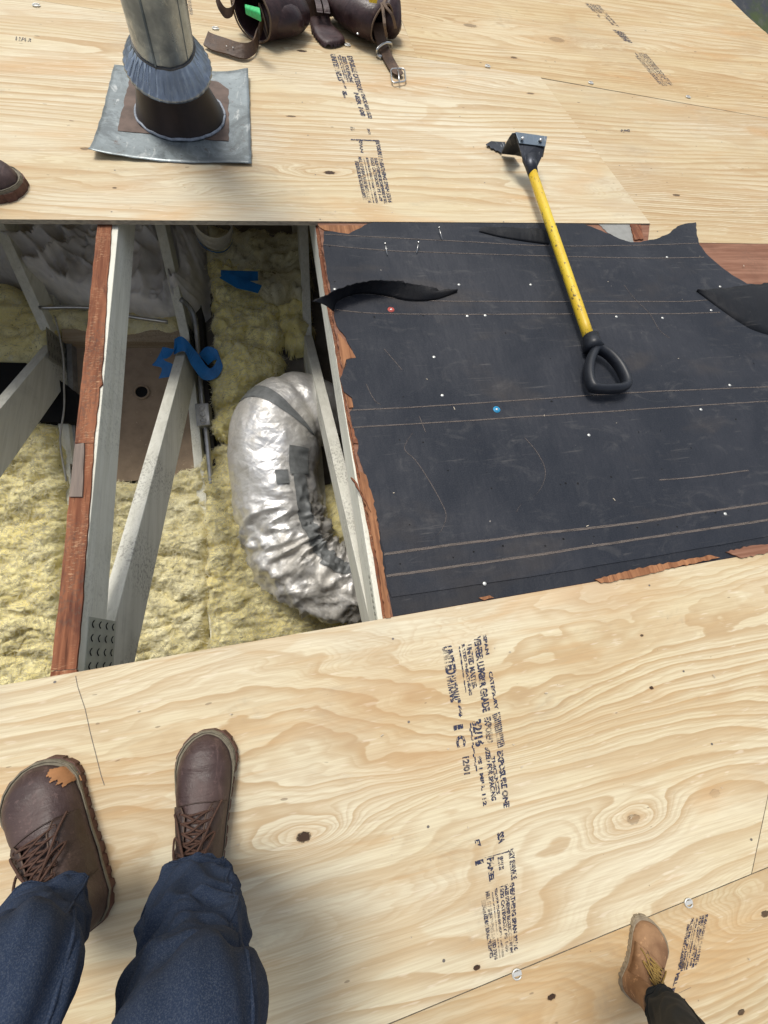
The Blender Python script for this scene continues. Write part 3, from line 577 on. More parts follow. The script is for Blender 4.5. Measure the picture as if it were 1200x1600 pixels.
# ---- felts
fl_left = [(506, 362), (505, 385), (510, 420), (516, 452), (521, 470), (523, 500), (526, 509), (540, 527), (549, 545), (556, 559), (541, 562), (536, 580), (531, 592), (537, 612), (545, 618), (550, 622), (552, 637), (546, 645), (554, 680), (560, 694), (558, 708), (566, 730), (574, 752), (575, 768), (586, 795), (592, 826), (599, 860), (603, 905), (609, 931), (614, 962), (616, 975)]
fl_top = [(1200, 445), (1167, 444), (1143, 430), (1121, 413), (1104, 398), (1092, 382), (1088, 364), (1087, 348), (1070, 350), (1058, 354), (1047, 364), (1030, 372), (1000, 379), (985, 379), (968, 374), (953, 367), (931, 358), (911, 350), (880, 343), (862, 342), (700, 342), (600, 343), (575, 350), (545, 366), (520, 362)]
nf = 0.0012
pl = [p2(x, y, nf) for x, y in fl_left]; pl = jag(pl, 0.012, 0.002, 11, False)
top = [p2(x, y, nf) for x, y in fl_top]; top = jag(top, 0.015, 0.0018, 12, False)
bot = []
poly = pl+bot+top
lap = [p2(612, 933, nf), p2(900, 890, nf), p2(975, 877, nf), p2(1020, 870, nf), p2(1200, 838, nf)]
# lower course, lies under
vs, fs = g_prism([(p2(605, 925)[0], 0.25), (p2(615, 968)[0], edge_v(*e_low, p2(615, 968)[0])+.001), (1.04, edge_v(*e_low, 1.04)+.001), (UR-0.3, edge_v(*e_low, UR-0.3)+.001), (UR-0.3, 0.25)], -0.0011, 0.0004)
f2 = mesh('roofing_felt', vs, fs, MT['felt_edge'], label='narrow strip of lower black felt course lapped beneath, along the near plywood edge', cat='roofing felt', base=(0, 0, -0.001))
lapj = jag(lap, 0.06, 0.0008, 4, False)
poly = [q for q in pl if q[1] > lap[0][1]+0.004]+lapj+[(UR-0.3, lapj[-1][1]), (UR-0.3, top[0][1])]+top
vs, fs = g_prism(poly, 0.0006, 0.0026)
fe = mesh('roofing_felt', vs, fs, MT['felt'], label='large sheet of worn black felt beneath the yellow handled tool', cat='roofing felt', base=(0, 0, 0.0006))
mb = MB()
for pts in ([(507, 366), (700, 376), (860, 384), (1000, 383), (1090, 380)], [(505, 382), (600, 391), (700, 395), (860, 400), (1000, 403), (1100, 402)], [(585, 460), (650, 469), (800, 471), (950, 471), (1060, 471), (1105, 469)], [(525, 484), (600, 490), (760, 491), (950, 490), (1060, 490), (1125, 488)],
            [(546, 641), (700, 633), (900, 619), (1040, 611), (1210, 604)], [(550, 668), (700, 659), (900, 646), (1040, 637), (1210, 626)], [(600, 866), (700, 852), (850, 833), (980, 818), (1100, 800), (1210, 784)], [(604, 900), (720, 884), (850, 865), (980, 845), (1100, 827), (1210, 811)], [(1030, 750), (1100, 744), (1170, 735)]):
    pp = cat([P(x, y, 0.0031) for x, y in pts], 8); pp = [p+Vector((0, 0.0012*N3(p.x*9, p.y*40), 0)) for p in pp]
    wd = 0.0016 if pts[0][1] < 800 else 0.0028
    mb.addm(*ribbon(pp, [Vector((0, wd, 0))]*len(pp), 0.0003))
mb.build('printed_lines', MT['chalk'], fe)
mb = MB()
for pts in ([(645, 676), (632, 700), (650, 720), (670, 750), (688, 782), (697, 805), (690, 828), (676, 842)], [(820, 684), (838, 705), (851, 730), (850, 752), (838, 772), (815, 788), (807, 800)], [(655, 650), (665, 675)], [(572, 600), (585, 625), (595, 632)], [(600, 545), (620, 568), (628, 578)], [(975, 445), (990, 465), (1015, 490), (1030, 515), (1046, 528)]):
    pp = cat([P(x, y, 0.0031) for x, y in pts], 8); mb = MB(); mb.addm(*ribbon(pp, [Vector((.0007, .0003, 0))]*len(pp), 0.0003)); mb.build('scratch_line', MT['scuff'], fe)
# lifted torn flaps
def flap(attach, edge, lift, parent, mat, seg=8, wav=0.004, label=None, name='torn_flap'):
    """attach: px polyline on the felt, edge: px polyline of the lifted edge with heights"""
    A = cat([P(x, y, 0.0035) for x, y in attach], 14); E = [P(x, y, h) for x, y, h in edge]; E = cat(E, 1)
    m = len(A); Ev = []
    for i in range(m):
        t = i/(m-1)*(len(E)-1); k = min(int(t), len(E)-2); Ev.append(E[k].lerp(E[k+1], t-k))
    vs = []; fs = []
    for i in range(m):
        for j in range(seg+1):
            t = j/seg; p = A[i].lerp(Ev[i], t); p.z += math.sin(t*math.pi)*lift*0.35+wav*N3(p.x*22, p.y*22, 3)*t
            if j == seg: p += Vector((0.004*N3(i*1.7, 3, 1), 0.006*N3(i*1.3, 7, 2), 0))
            vs.append(p)
    for i in range(m-1):
        for j in range(seg): a = i*(seg+1)+j; fs.append((a, a+1, a+seg+2, a+seg+1))
    o = mesh(name, vs, fs, mat, parent, smooth=True, label=label); s = o.modifiers.new('s', 'SOLIDIFY'); s.thickness = 0.0014; return o
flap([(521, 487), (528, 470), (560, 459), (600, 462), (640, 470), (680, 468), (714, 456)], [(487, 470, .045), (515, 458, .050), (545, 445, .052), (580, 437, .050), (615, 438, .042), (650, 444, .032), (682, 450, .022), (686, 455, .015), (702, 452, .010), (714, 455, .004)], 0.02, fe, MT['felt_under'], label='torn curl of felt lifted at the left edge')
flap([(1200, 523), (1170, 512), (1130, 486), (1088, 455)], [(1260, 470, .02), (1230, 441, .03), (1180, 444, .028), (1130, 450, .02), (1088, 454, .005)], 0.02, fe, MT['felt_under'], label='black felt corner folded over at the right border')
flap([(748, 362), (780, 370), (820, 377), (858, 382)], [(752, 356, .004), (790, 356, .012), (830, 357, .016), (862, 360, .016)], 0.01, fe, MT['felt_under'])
# ---- nails and caps
def g_disc(c, r, h, seg=16, dome=0.4):
    vs = []; fs = []
    for k, (rr, z) in enumerate(((r, 0), (r, h*0.6), (r*0.7, h), (0.02*r, h*(1+dome)))):
        vs += [c+Vector((rr*math.cos(2*math.pi*i/seg), rr*math.sin(2*math.pi*i/seg), z)) for i in range(seg)]
    for k in range(3):
        for i in range(seg): fs.append((k*seg+i, k*seg+(i+1) % seg, (k+1)*seg+(i+1) % seg, (k+1)*seg+i))
    fs.append(tuple(3*seg+i for i in range(seg))); return vs, fs
holes = MB()
rnd = random.Random(21)
for (x, y) in ((708, 871), (740, 862), (786, 853), (852, 853), (881, 842), (625, 881), (768, 763), (884, 755), (876, 757), (996, 824), (1028, 820), (1058, 823), (1118, 801), (1170, 798), (1034, 733), (998, 675), (1032, 673), (661, 691), (630, 620), (862, 627), (1178, 568), (928, 838), (880, 842), (585, 495), (661, 493), (515, 385), (523, 440), (790, 520), (860, 560), (700, 735), (640, 820), (955, 745), (1080, 700), (1150, 655)):
    c = P(x, y, 0.0031); k = rnd.uniform(0.0016, 0.0028); pts = [c+Vector((k*math.cos(a)*rnd.uniform(.6, 1.5), k*math.sin(a)*rnd.uniform(.5, 1.2), 0)) for a in np.linspace(0, 5.6, 9)]
    holes.addm(pts, [tuple(range(9))])
holes.build('nail_holes', MT['hole'], fe, kind='stuff')
np_ = [(717, 445, 'right of the torn curl tip'), (829, 445, 'left of the yellow handle'), (730, 494, 'first of two close nails under the paired lines'), (758, 493, 'second of two close nails under the paired lines'), (678, 558, 'alone in the middle of the upper felt'), (691, 618, 'above the line left of the blue cap'),
       (920, 680, 'below the black grip'), (1133, 803, 'between the lower lines near the right border'), (757, 912, 'above the lap edge near the opening'), (523, 452, 'at the left felt edge beside the curl'), (1125, 448, 'on the edge of the right fold'), (1111, 485, 'just under the right fold'), (1035, 497, 'between tool handle and right fold'), (963, 495, 'right beside the yellow handle'), (1140, 602, 'above the paired lines near the right border'), (1042, 402, 'on the line below the felt peak'), (1095, 640, 'faint one below the middle lines')]
c0 = P(np_[0][0], np_[0][1], 0.0026); vs, fs = g_disc(Vector((0, 0, 0)), 0.0042, 0.0016)
nail = mesh('roofing_nail', vs, fs, MT['nail'], base=(0, 0, 0), smooth=True)
for i, (x, y, lab) in enumerate(np_):
    o = nail if i == 0 else nail.copy()
    if i: COL.objects.link(o)
    o.location = P(x, y, 0.0026 if y < 900 else 0.0006+0.0022); o['label'] = 'pale nail head in black felt, '+lab; o['category'] = 'nail'; o['group'] = 'nail heads in the black felt'
for (x, y, m, lab) in ((611, 484, 'red', 'round red plastic nail cap under the torn curl of felt'), (776, 640, 'bluecap', 'round blue plastic nail cap between the middle pair of felt lines')):
    c = P(x, y, 0.0026); t = thing('nail_cap', lab, 'nail cap', c)
    mb = MB(); mb.addm(*g_disc(c, 0.0098, 0.0012, 24, 0)); mb.addm(*g_tube([c+Vector((.0066*math.cos(a), .0066*math.sin(a), .0016)) for a in np.linspace(0, 2*math.pi, 25)], 0.0007, 5, False)); mb.build('plastic_disc', MT[m], t, smooth=True)
    mb = MB(); mb.addm(*g_disc(c+Vector((0, 0, .0014)), 0.003, 0.0012, 12)); mb.build('nail_head', MT['nail'], t, smooth=True)
for (x0, y0, x1, y1, lab) in ((602, 381, 605, 398, 'left of the loose trio'), (654, 379, 651, 395, 'middle of the loose trio'), (686, 356, 691, 374, 'right of the loose trio, touching the plywood')):
    a = P(x0, y0, 0.018); b = P(x1, y1, 0.006); t = thing('loose_nail', 'thin silver nail standing on black felt, '+lab, 'nail', b, 'loose nails near the far plywood edge')
    mb = MB(); mb.addm(*g_tube([a, b], 0.0014, 8)); mb.build('shank', MT['steel'], t, smooth=True)
    d = (a-b).normalized(); mb = MB(); mb.addm(*g_tube([a-d*.0005, a+d*0.0012], 0.0034, 12)); mb.build('head', MT['steel'], t)
# ================================================================== ATTIC
def member(u0, a, b, depth=0.089, wid=0.038):
    """lumber in the plane u0..u0+wid from (v,n) a to b; a,b along its upper edge"""
    A = Vector((u0, a[0], a[1])); B = Vector((u0, b[0], b[1])); d = (B-A).normalized(); q = Vector((0, -d.z, d.y))
    if q.z > 0: q = -q
    return g_box(A, (wid, 0, 0), B-A, q*depth)
def truss(u0, label, shear=0.0, wdep=0.125):
    t = thing('roof_truss', label, 'roof truss', (u0, 1.4, -0.75), 'painted roof trusses in the attic opening')
    zc = lambda v: -1.04+0.286*v
    o = MB(); o.addm(*member(u0, (-1.6, -0.0165), (4.1, -0.0165))); bevel(o.build('top_chord', MT['truss'], t), 0.0015)
    o = MB(); o.addm(*member(u0, (-1.6, zc(-1.6)), (3.6, zc(3.6)))); bevel(o.build('bottom_chord', MT['truss'], t), 0.0015)
    o = MB(); o.addm(*member(u0+.0005, (0.02, -0.085), (1.43, zc(1.43)+.03), wdep)); bevel(o.build('web_member', MT['trussd'], t), 0.0015)
    o = MB(); o.addm(*member(u0+.0005, (1.44, zc(1.44)+.01), (1.98, -0.09))); bevel(o.build('web_member', MT['truss'], t), 0.0015)
    for ch in t.children:
        for v in ch.data.vertices:
            v.co.x += shear*(v.co.z-0.75+0.016)
    return t
TL = truss(-0.503, 'roof truss with red-brown board strip on top, crossing the middle of the opening', 0.0)
TR = truss(0.100, 'cream roof truss along the torn left edge of the black felt', 0.105, 0.089)
TF = truss(-1.112, 'roof truss at the left border, only its angled webs showing', -0.13)
# red brown top strip on the left truss chord and remains on the right one
def strip(px_l, px_r, n, thick, mat, parent, seed, name='board_strip'):
    pl = jag([p2(x, y, n) for x, y in px_l], 0.02, 0.0008, seed, False)+jag([p2(x, y, n) for x, y in px_r[::-1]], 0.02, 0.0012, seed+1, False)
    vs, fs = g_prism(pl, n-thick, n); return mesh(name, vs, fs, mat, parent)
strip([(153, 340), (140, 470), (128, 590), (117, 692)], [(175, 340), (167, 450), (161, 560), (158, 582), (160, 600), (155, 605), (150, 660), (146, 692)], -0.0125, 0.0045, MT['oldwood'], TL, 1)
strip([(117, 693), (108, 775), (92, 940), (79, 1048)], [(146, 693), (141, 775), (131, 900), (124, 1000), (119, 1045)], -0.0125, 0.0045, MT['oldwood'], TL, 5)
strip([(117, 694), (108, 776)], [(131, 692), (128, 776)], -0.0085, 0.004, wood_mat('grey patch', (0.16, 0.13, 0.11), (0.28, 0.22, 0.18), 'y', 1, .8, .5), TL, 3, 'board_patch')
strip([(79, 1049), (78, 1062)], [(119, 1046), (122, 1062)], -0.010, 0.006, MT['oldwood'], TL, 8, 'board_patch')
strip([(492, 345), (496, 380), (503, 430), (511, 480), (521, 530), (529, 580), (537, 625), (546, 680), (557, 740)], [(506, 340), (512, 400), (517, 440), (523, 480), (530, 520), (541, 548), (540, 600), (548, 640), (558, 690), (562, 740)], -0.0125, 0.0045, MT['oldwood'], TR, 15)
strip([(557, 741), (570, 800), (585, 880), (600, 975)], [(566, 741), (580, 800), (597, 880), (612, 975)], -0.0125, 0.0045, MT['oldwood'], TR, 25)
# toothed nail plates: plate with its slots
def nail_plate(parent, u, cv, cn, w_, h_, ang, rows, cols, face=1, mat='platepaint', curl=True):
    R_ = Matrix.Rotation(ang, 2); th = 0.0012
    def q(a, b, d=0.0):
        r = R_ @ Vector((a, b)); return Vector((u+face*d, cv+r.x, cn+r.y))
    mb = MB(); vs = [q(-w_/2, -h_/2, th), q(w_/2, -h_/2, th), q(w_/2, h_/2, th), q(-w_/2, h_/2, th), q(-w_/2, -h_/2), q(w_/2, -h_/2), q(w_/2, h_/2), q(-w_/2, h_/2)]
    mb.addm(vs, [(0, 1, 2, 3), (4, 7, 6, 5), (0, 4, 5, 1), (1, 5, 6, 2), (2, 6, 7, 3), (3, 7, 4, 0)]); o = mb.build('nail_plate', MT[mat], parent)
    mb = MB()
    for i in range(cols):
        for j in range(rows):
            a = (i+0.5)/cols*w_-w_/2; b = (j+0.5)/rows*h_-h_/2; sw = w_/cols*0.32; sh = h_/rows*0.24; rr_ = 0.0011 if rows < 8 else 0.0005
            pts = [q(a+sw*(s-0.5)*1.6, b+sh*math.sin(s*math.pi)*0.9-sh*0.4, th+0.0007) for s in (0, .25, .5, .75, 1)]
            mb.addm(*g_tube(pts, rr_, 5))
    mb.build('teeth_slots', MT['hole'], o)
    return o
qv = lambda x, y, u: None
def on_u(x, y, u):
    a = P(x, y, 0); k = u/a.x; return (a.y*k, D-D*k)
v_, n_ = on_u(158, 1018, -0.464)
nail_plate(TL, -0.4648, v_-0.015, n_+0.0, 0.16, 0.10, 0.0, 4, 6, 1)
v_, n_ = on_u(586, 935, 0.0995)
nail_plate(TR, 0.0995, 0.085, -0.075, 0.16, 0.10, 0.0, 9, 12, -1)
nail_plate(TF, -0.985, 1.42, -0.66, 0.13, 0.24, 0.28, 14, 3, 1, 'plate')
nail_plate(TF, -0.97, 0.90, -0.80, 0.10, 0.10, 0.28, 5, 3, 1, 'plate')
nail_plate(TL, -0.4648, 1.46, -0.66, 0.13, 0.12, 0.28, 6, 5, 1, 'plate')
# ceiling board (level) and house walls that close the attic
def level_poly(pts, z0, z1):   # (u,d) corners
    k = len(pts); vs = [lev(u, d, z0) for u, d in pts]+[lev(u, d, z1) for u, d in pts]
    return vs, [tuple(range(k-1, -1, -1)), tuple(range(k, 2*k))]+[(i, (i+1) % k, k+(i+1) % k, k+i) for i in range(k)]
ZC = -1.04*math.cos(PITCH)        # joist top level at d=0
zf = ZC-0.10
vs, fs = level_poly([(-2.2, -1.6), (2.85, -1.6), (2.85, 3.9), (-2.2, 3.9)], zf-0.012, zf)
mesh('ceiling_board', vs, fs, MT['gyp'], label='dusty grey ceiling board at the bottom of the attic', cat='ceiling board')
Wi = W4.inverted()
def wall(a, b, label):
    A = Vector(a); B = Vector(b); vs = []
    d = (B-A).normalized(); nn = Vector((-d.y, d.x, 0))*0.05
    def zr(p):  # underside of the roof at a world xy
        r = Wi @ Vector((p.x, p.y, 0)); # solve n=-0.02
        return 3.2 - math.tan(PITCH)*p.y - 0.045
    for p in (A-nn, B-nn, B+nn, A+nn): vs.append(Wi @ Vector((p.x, p.y, 0)))
    for p in (A-nn, B-nn, B+nn, A+nn): vs.append(Wi @ Vector((p.x, p.y, zr(p))))
    mesh('house_wall', vs, [(3, 2, 1, 0), (4, 5, 6, 7), (0, 1, 5, 4), (1, 2, 6, 5), (2, 3, 7, 6), (3, 0, 4, 7)], MT['wall'], label=label, cat='wall')
wall((2.86, -1.5, 0), (2.86, 3.7, 0), 'stucco end wall below the right roof edge')
wall((-2.25, -1.5, 0), (-2.25, 3.7, 0), 'stucco end wall far left below the roof')
wall((-2.19, 3.75, 0), (2.80, 3.75, 0), 'stucco front wall below the far roof edge')
wall((-2.19, -1.55, 0), (2.80, -1.55, 0), 'stucco back wall below the near roof edge')
# ---- insulation batts
def LP(x, y, h): return unlev(L(x, y, h))[:2]
def batt(px, h, thick, label, mat, seed, res=0.011, amp=1.0, jg=0.012, group='yellow insulation batts between the ceiling joists'):
    poly = jag([LP(x, y, h) for x, y in px], 0.03, jg, seed); zt = ZC+h
    def hf(a, b, d):
        e = max(0.0, min(1.0, (d+0.006)/0.045)); e = math.sqrt(e*(2-e))
        n1 = fbm(a*3.2+seed, b*3.2, seed, 2)*0.040; n2 = fbm(a*34, b*44+seed, seed, 5)*0.0065
        qa = a+0.03*N3(a*9, b*9, 3); qb = b+0.03*N3(a*9, b*9, 8); rg = -(1-abs(fbm(qa*2.6+seed*2, qb*4.6, 5+seed, 3)))**9*0.022+0.012*fbm(qa*11, qb*14, seed, 3)
        n3 = abs(N3(a*100, b*80, seed))*0.006-abs(N3(a*70, b*110, seed+4))*0.006-max(0, N3(a*5+seed, b*9, 3)-0.30)*0.06
        return zt-thick+(thick+(n1+n2+rg+n3)*amp)*e
    vs, fs = g_mound(poly, res, hf, lambda a, b, z: lev(a+0.006*N3(a*40, b*40, z*40), b+0.006*N3(a*40+9, b*40, z*40), z))
    o = mesh('insulation_batt', vs, fs, mat, smooth=True, label=label, cat='insulation', group=group)
    o['_b'] = list(o['_b']); rnd = random.Random(seed*13); mb = MB(); n_f = int(len(vs)*0.5)
    for _ in range(n_f):
        p = vs[rnd.randrange(len(vs))]; a = rnd.gauss(0.25, 0.8); l_ = rnd.uniform(0.006, 0.020); d = Vector((math.cos(a), 0, 0))+HV*math.sin(a); q = UP.cross(d).normalized()*0.0008
        c = rnd.uniform(-.5, .5); z_ = rnd.uniform(0.001, 0.005); p0 = p-d*l_-UP*0.002; p1 = p+UP*z_+q*c*8; p2_ = p+d*l_+UP*rnd.uniform(-.003, .006)+q*c*14
        mb.addm([p0-q, p0+q, p1+q, p1-q, p2_+q*.3, p2_-q*.3], [(0, 1, 2, 3), (3, 2, 4, 5)])
    mb.build('loose_fibres', MT['fibre'], o, kind='stuff')
    return o
batt([(-140, 658), (0, 655), (70, 655), (86, 668), (92, 720), (100, 790), (96, 860), (104, 960), (98, 1110), (-140, 1110)], 0.05, 0.14, 'thick pale yellow batt along the left border below the black patch', MT['ins'], 1, 0.0055, 1.2)
batt([(-140, 440), (0, 430), (45, 455), (78, 500), (70, 560), (-140, 570)], 0.05, 0.13, 'yellow batt at the left border above the black patch', MT['ins'], 2)
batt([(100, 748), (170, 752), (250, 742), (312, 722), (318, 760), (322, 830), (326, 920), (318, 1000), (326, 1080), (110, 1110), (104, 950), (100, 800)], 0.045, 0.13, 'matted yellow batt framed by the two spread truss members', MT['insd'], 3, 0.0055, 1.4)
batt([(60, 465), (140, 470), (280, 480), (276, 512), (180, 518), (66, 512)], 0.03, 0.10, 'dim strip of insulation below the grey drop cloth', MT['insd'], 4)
batt([(303, 712), (330, 690), (362, 690), (420, 720), (500, 800), (560, 900), (590, 1040), (322, 1080), (318, 960), (316, 900), (312, 800)], 0.045, 0.13, 'long yellow batt beneath the foil duct', MT['ins'], 5, 0.0055, 1.3)
batt([(316, 400), (360, 375), (440, 370), (440, 470), (438, 560), (430, 590), (400, 600), (372, 640), (350, 690), (328, 675), (326, 600), (330, 520)], 0.07, 0.15, 'bright loose yellow insulation between conduit and foil duct', MT['insbright'], 6, 0.0065, 1.6, 0.02)
batt([(424, 470), (480, 455), (492, 500), (484, 530), (452, 545), (432, 520)], 0.05, 0.13, 'small tuft of insulation left of the upright truss web', MT['insbright'], 7, 0.010, 1.2, 0.02)
batt([(500, 755), (560, 752), (575, 850), (520, 870)], 0.03, 0.10, 'small square of insulation showing right of the foil duct', MT['ins'], 8)
batt([(318, 345), (400, 345), (488, 350), (480, 460), (430, 470), (380, 440), (322, 400)], 0.10, 0.17, 'dusty insulation mound darkened for the shade beyond the blue strap', insul_mat('shaded wool', (0.60, 0.54, 0.30), 0.7), 9, 0.011, 1.6, 0.02)  # darker copy of the wool colour, shade painted in along with dirt
# loose fibres tufts poking out
# ---- brown board with lumber rim
q = [L(x, y, -0.055) for x, y in ((106, 528), (292, 528), (312, 745), (106, 757))]
vs, fs = g_thick(q, -UP*0.012); bp = mesh('brown_board', vs, [f[::-1] for f in fs], MT['panel'], label='flat brown board with a round hole, behind the spread truss members', cat='board')
c = L(222, 613, -0.055); pts = [c+Vector((0.030*math.cos(a), 0, 0))+HV*0.030*math.sin(a)+UP*0.001 for a in np.linspace(0, 2*math.pi, 25)]
mb = MB(); mb.addm([p for p in pts[:-1]], [tuple(range(24))]); mb.build('round_hole', MT['hole'], bp)
mb = MB(); mb.addm(*g_tube([p+UP*0.004 for p in pts], 0.005, 6, False)); mb.build('hole_rim', MT['panel'], bp, smooth=True)
for (a, b, hh, lab) in (((96, 514), (285, 516), 0.0, 'dusty lumber crosspiece just under the drop cloth'), ):
    A = L(*a, hh); B = L(*b, hh); vs, fs = g_box(A, B-A, -HV*0.055, -UP*0.09); mesh('lumber_block', vs, fs, MT['lumber'], label=lab, cat='lumber')
# debris flecks on the board
fl = MB(); rnd = random.Random(4)
for i in range(70):
    p = L(rnd.uniform(175, 300), rnd.uniform(535, 735), -0.052); a = rnd.uniform(0, 3.1); s = rnd.uniform(0.001, 0.0035); d = (Vector((math.cos(a), 0, 0))+HV*math.sin(a))*s; e = UP.cross(d).normalized()*s*0.5
    fl.addm(*g_thick([p-d-e, p+d-e, p+d*0.8+e, p-d*0.7+e], UP*0.001))
mesh('wood_debris', fl.v, fl.f, flat('pale chips', (0.50, 0.40, 0.28)), label='pale chips of wood scattered over the brown board', cat='debris', kind='stuff')
# ---- grey cloth
def cloth():
    poly = jag([LP(x, y, 0.04) for x, y in ((-60, 340), (60, 325), (330, 325), (320, 400), (316, 470), (292, 495), (270, 508), (230, 508), (190, 497), (130, 488), (90, 470), (20, 440), (-60, 400))], 0.06, 0.010, 9)
    def hf(a, b, d):
        e = max(0.0, min(1.0, (d+0.006)/0.09)); e = e*e*(3-2*e)
        wx = a+0.16*N3(a*2.6, b*2.6, 2); wy = b+0.16*N3(a*2.6+7, b*2.6, 2)
        def vf(x, y, z):
            d_, _ = noise.voronoi(Vector((x, y, z))); return d_[0]
        ca, sa_ = math.cos(0.6), math.sin(0.6); px_, py_ = wx*ca+wy*sa_, -wx*sa_+wy*ca
        f1 = vf(px_*2.2, py_*4.6, 1); f2 = vf(wx*6.5+4, wy*4.2, 3); f3 = vf(px_*9+4, py_*17, 6); f4 = (1-abs(N3(px_*4, py_*12, 6)))**6
        f5 = vf(wx*14+1, wy*11, 9); return ZC-0.085+e*(0.045+0.075*f1*min(1, f1*1.6)+0.070*f2+0.050*f3+0.034*f4+0.030*f5+0.050*max((1-abs(N3(wx*3, wy*9, 11)))**12, (1-abs(N3(wx*9, wy*3+3, 12)))**12, (1-abs(N3(px_*10, py_*4, 13)))**12))
    vs, fs = g_mound(poly, 0.006, hf, lambda a, b, z: lev(a, b, z))
    return mesh('drop_cloth', vs, fs, MT['cloth'], smooth=True, label='crumpled grey drop cloth heaped under the far plywood edge', cat='drop cloth')
cloth()
# ---- flat black slab at the left
poly = [(-160, 566), (0, 566), (40, 567), (52, 572), (80, 582), (100, 600), (124, 618), (122, 660), (60, 659), (-160, 658)]
q = [L(x, y, 0.02) for x, y in poly]; vs, fs = g_thick(q, -UP*0.05); mesh('black_slab', vs, [f[::-1] for f in fs], MT['hole'], label='flat black slab between the two left insulation batts', cat='plastic sheet')  # plain black slab filling the gap between the batts
# metal strips left of the brown board
for (a, b, wd, m, lab) in (((103, 525), (112, 745), 0.02, 'conduit', 'grey metal strip at the left edge of the brown board'), ):
    A = L(*a, -0.02); B = L(*b, -0.02); mb = MB(); mb.addm(*g_box(A, (wd, 0, 0), B-A, -UP*0.05)); mb.build('metal_strip', MT[m], label=lab, cat='metal strip')
pp = cat([L(x, y, 0.03) for x, y in ((86, 495), (92, 520), (99, 560), (100, 600), (100, 640), (94, 690), (104, 752))], 6)
mb = MB(); mb.addm(*g_tube(pp, 0.0035, 6)); mb.build('white_cable', flat('white cable', (0.5, 0.48, 0.44)), label='thin pale cable along the toothed plate at left', cat='cable', smooth=True)
pp = [L(x, y, 0.08) for x, y in ((62, 481), (140, 481), (200, 494), (262, 503))]
mb = MB(); mb.addm(*g_tube(cat(pp, 5), 0.008, 8)); mb.build('metal_rod', MT['steel'], label='thin metal rod under the front hem of the drop cloth', cat='rod', smooth=True)
# ---- conduit with box
t = thing('electrical_conduit', 'thin grey conduit with junction box beside the blue strap', 'conduit', L(318, 640, 0.0))
pp = cat([L(x, y, h) for x, y, h in ((283, 468, .10), (296, 480, .06), (305, 500, .03), (309, 540, .01), (312, 580, .01), (317, 640, .01), (323, 680, .01), (330, 760, .01))], 7)
mb = MB(); mb.addm(*g_tube(pp, 0.011, 10)); mb.build('conduit_pipe', MT['conduit'], t, smooth=True)
c = L(318, 649, 0.03); mb = MB(); mb.addm(*g_box(c-Vector((.028, 0, 0))-HV*.05-UP*.04, (.056, 0, 0), HV*.10, UP*.055)); jb = bevel(mb.build('junction_box', MT['conduit'], t), 0.004)
mb = MB()
for i in (-1, 0, 1):
    cc = c+HV*(.028*i)+UP*.0155; mb.addm(*g_tube([cc+Vector((.011*math.cos(a), 0, 0))+HV*.011*math.sin(a) for a in np.linspace(0, 2*math.pi, 17)], 0.0013, 5, False))
mb.build('knockout', MT['steel'], jb)
A = L(301, 470, -0.03); B = L(327, 760, -0.03); mb = MB(); mb.addm(*g_box(A, (.035, 0, 0), B-A, -UP*.05)); mb.build('dark_batten', flat('dark batten', (0.05, 0.045, 0.04), 0.9), label='dark narrow batten under the conduit', cat='batten')
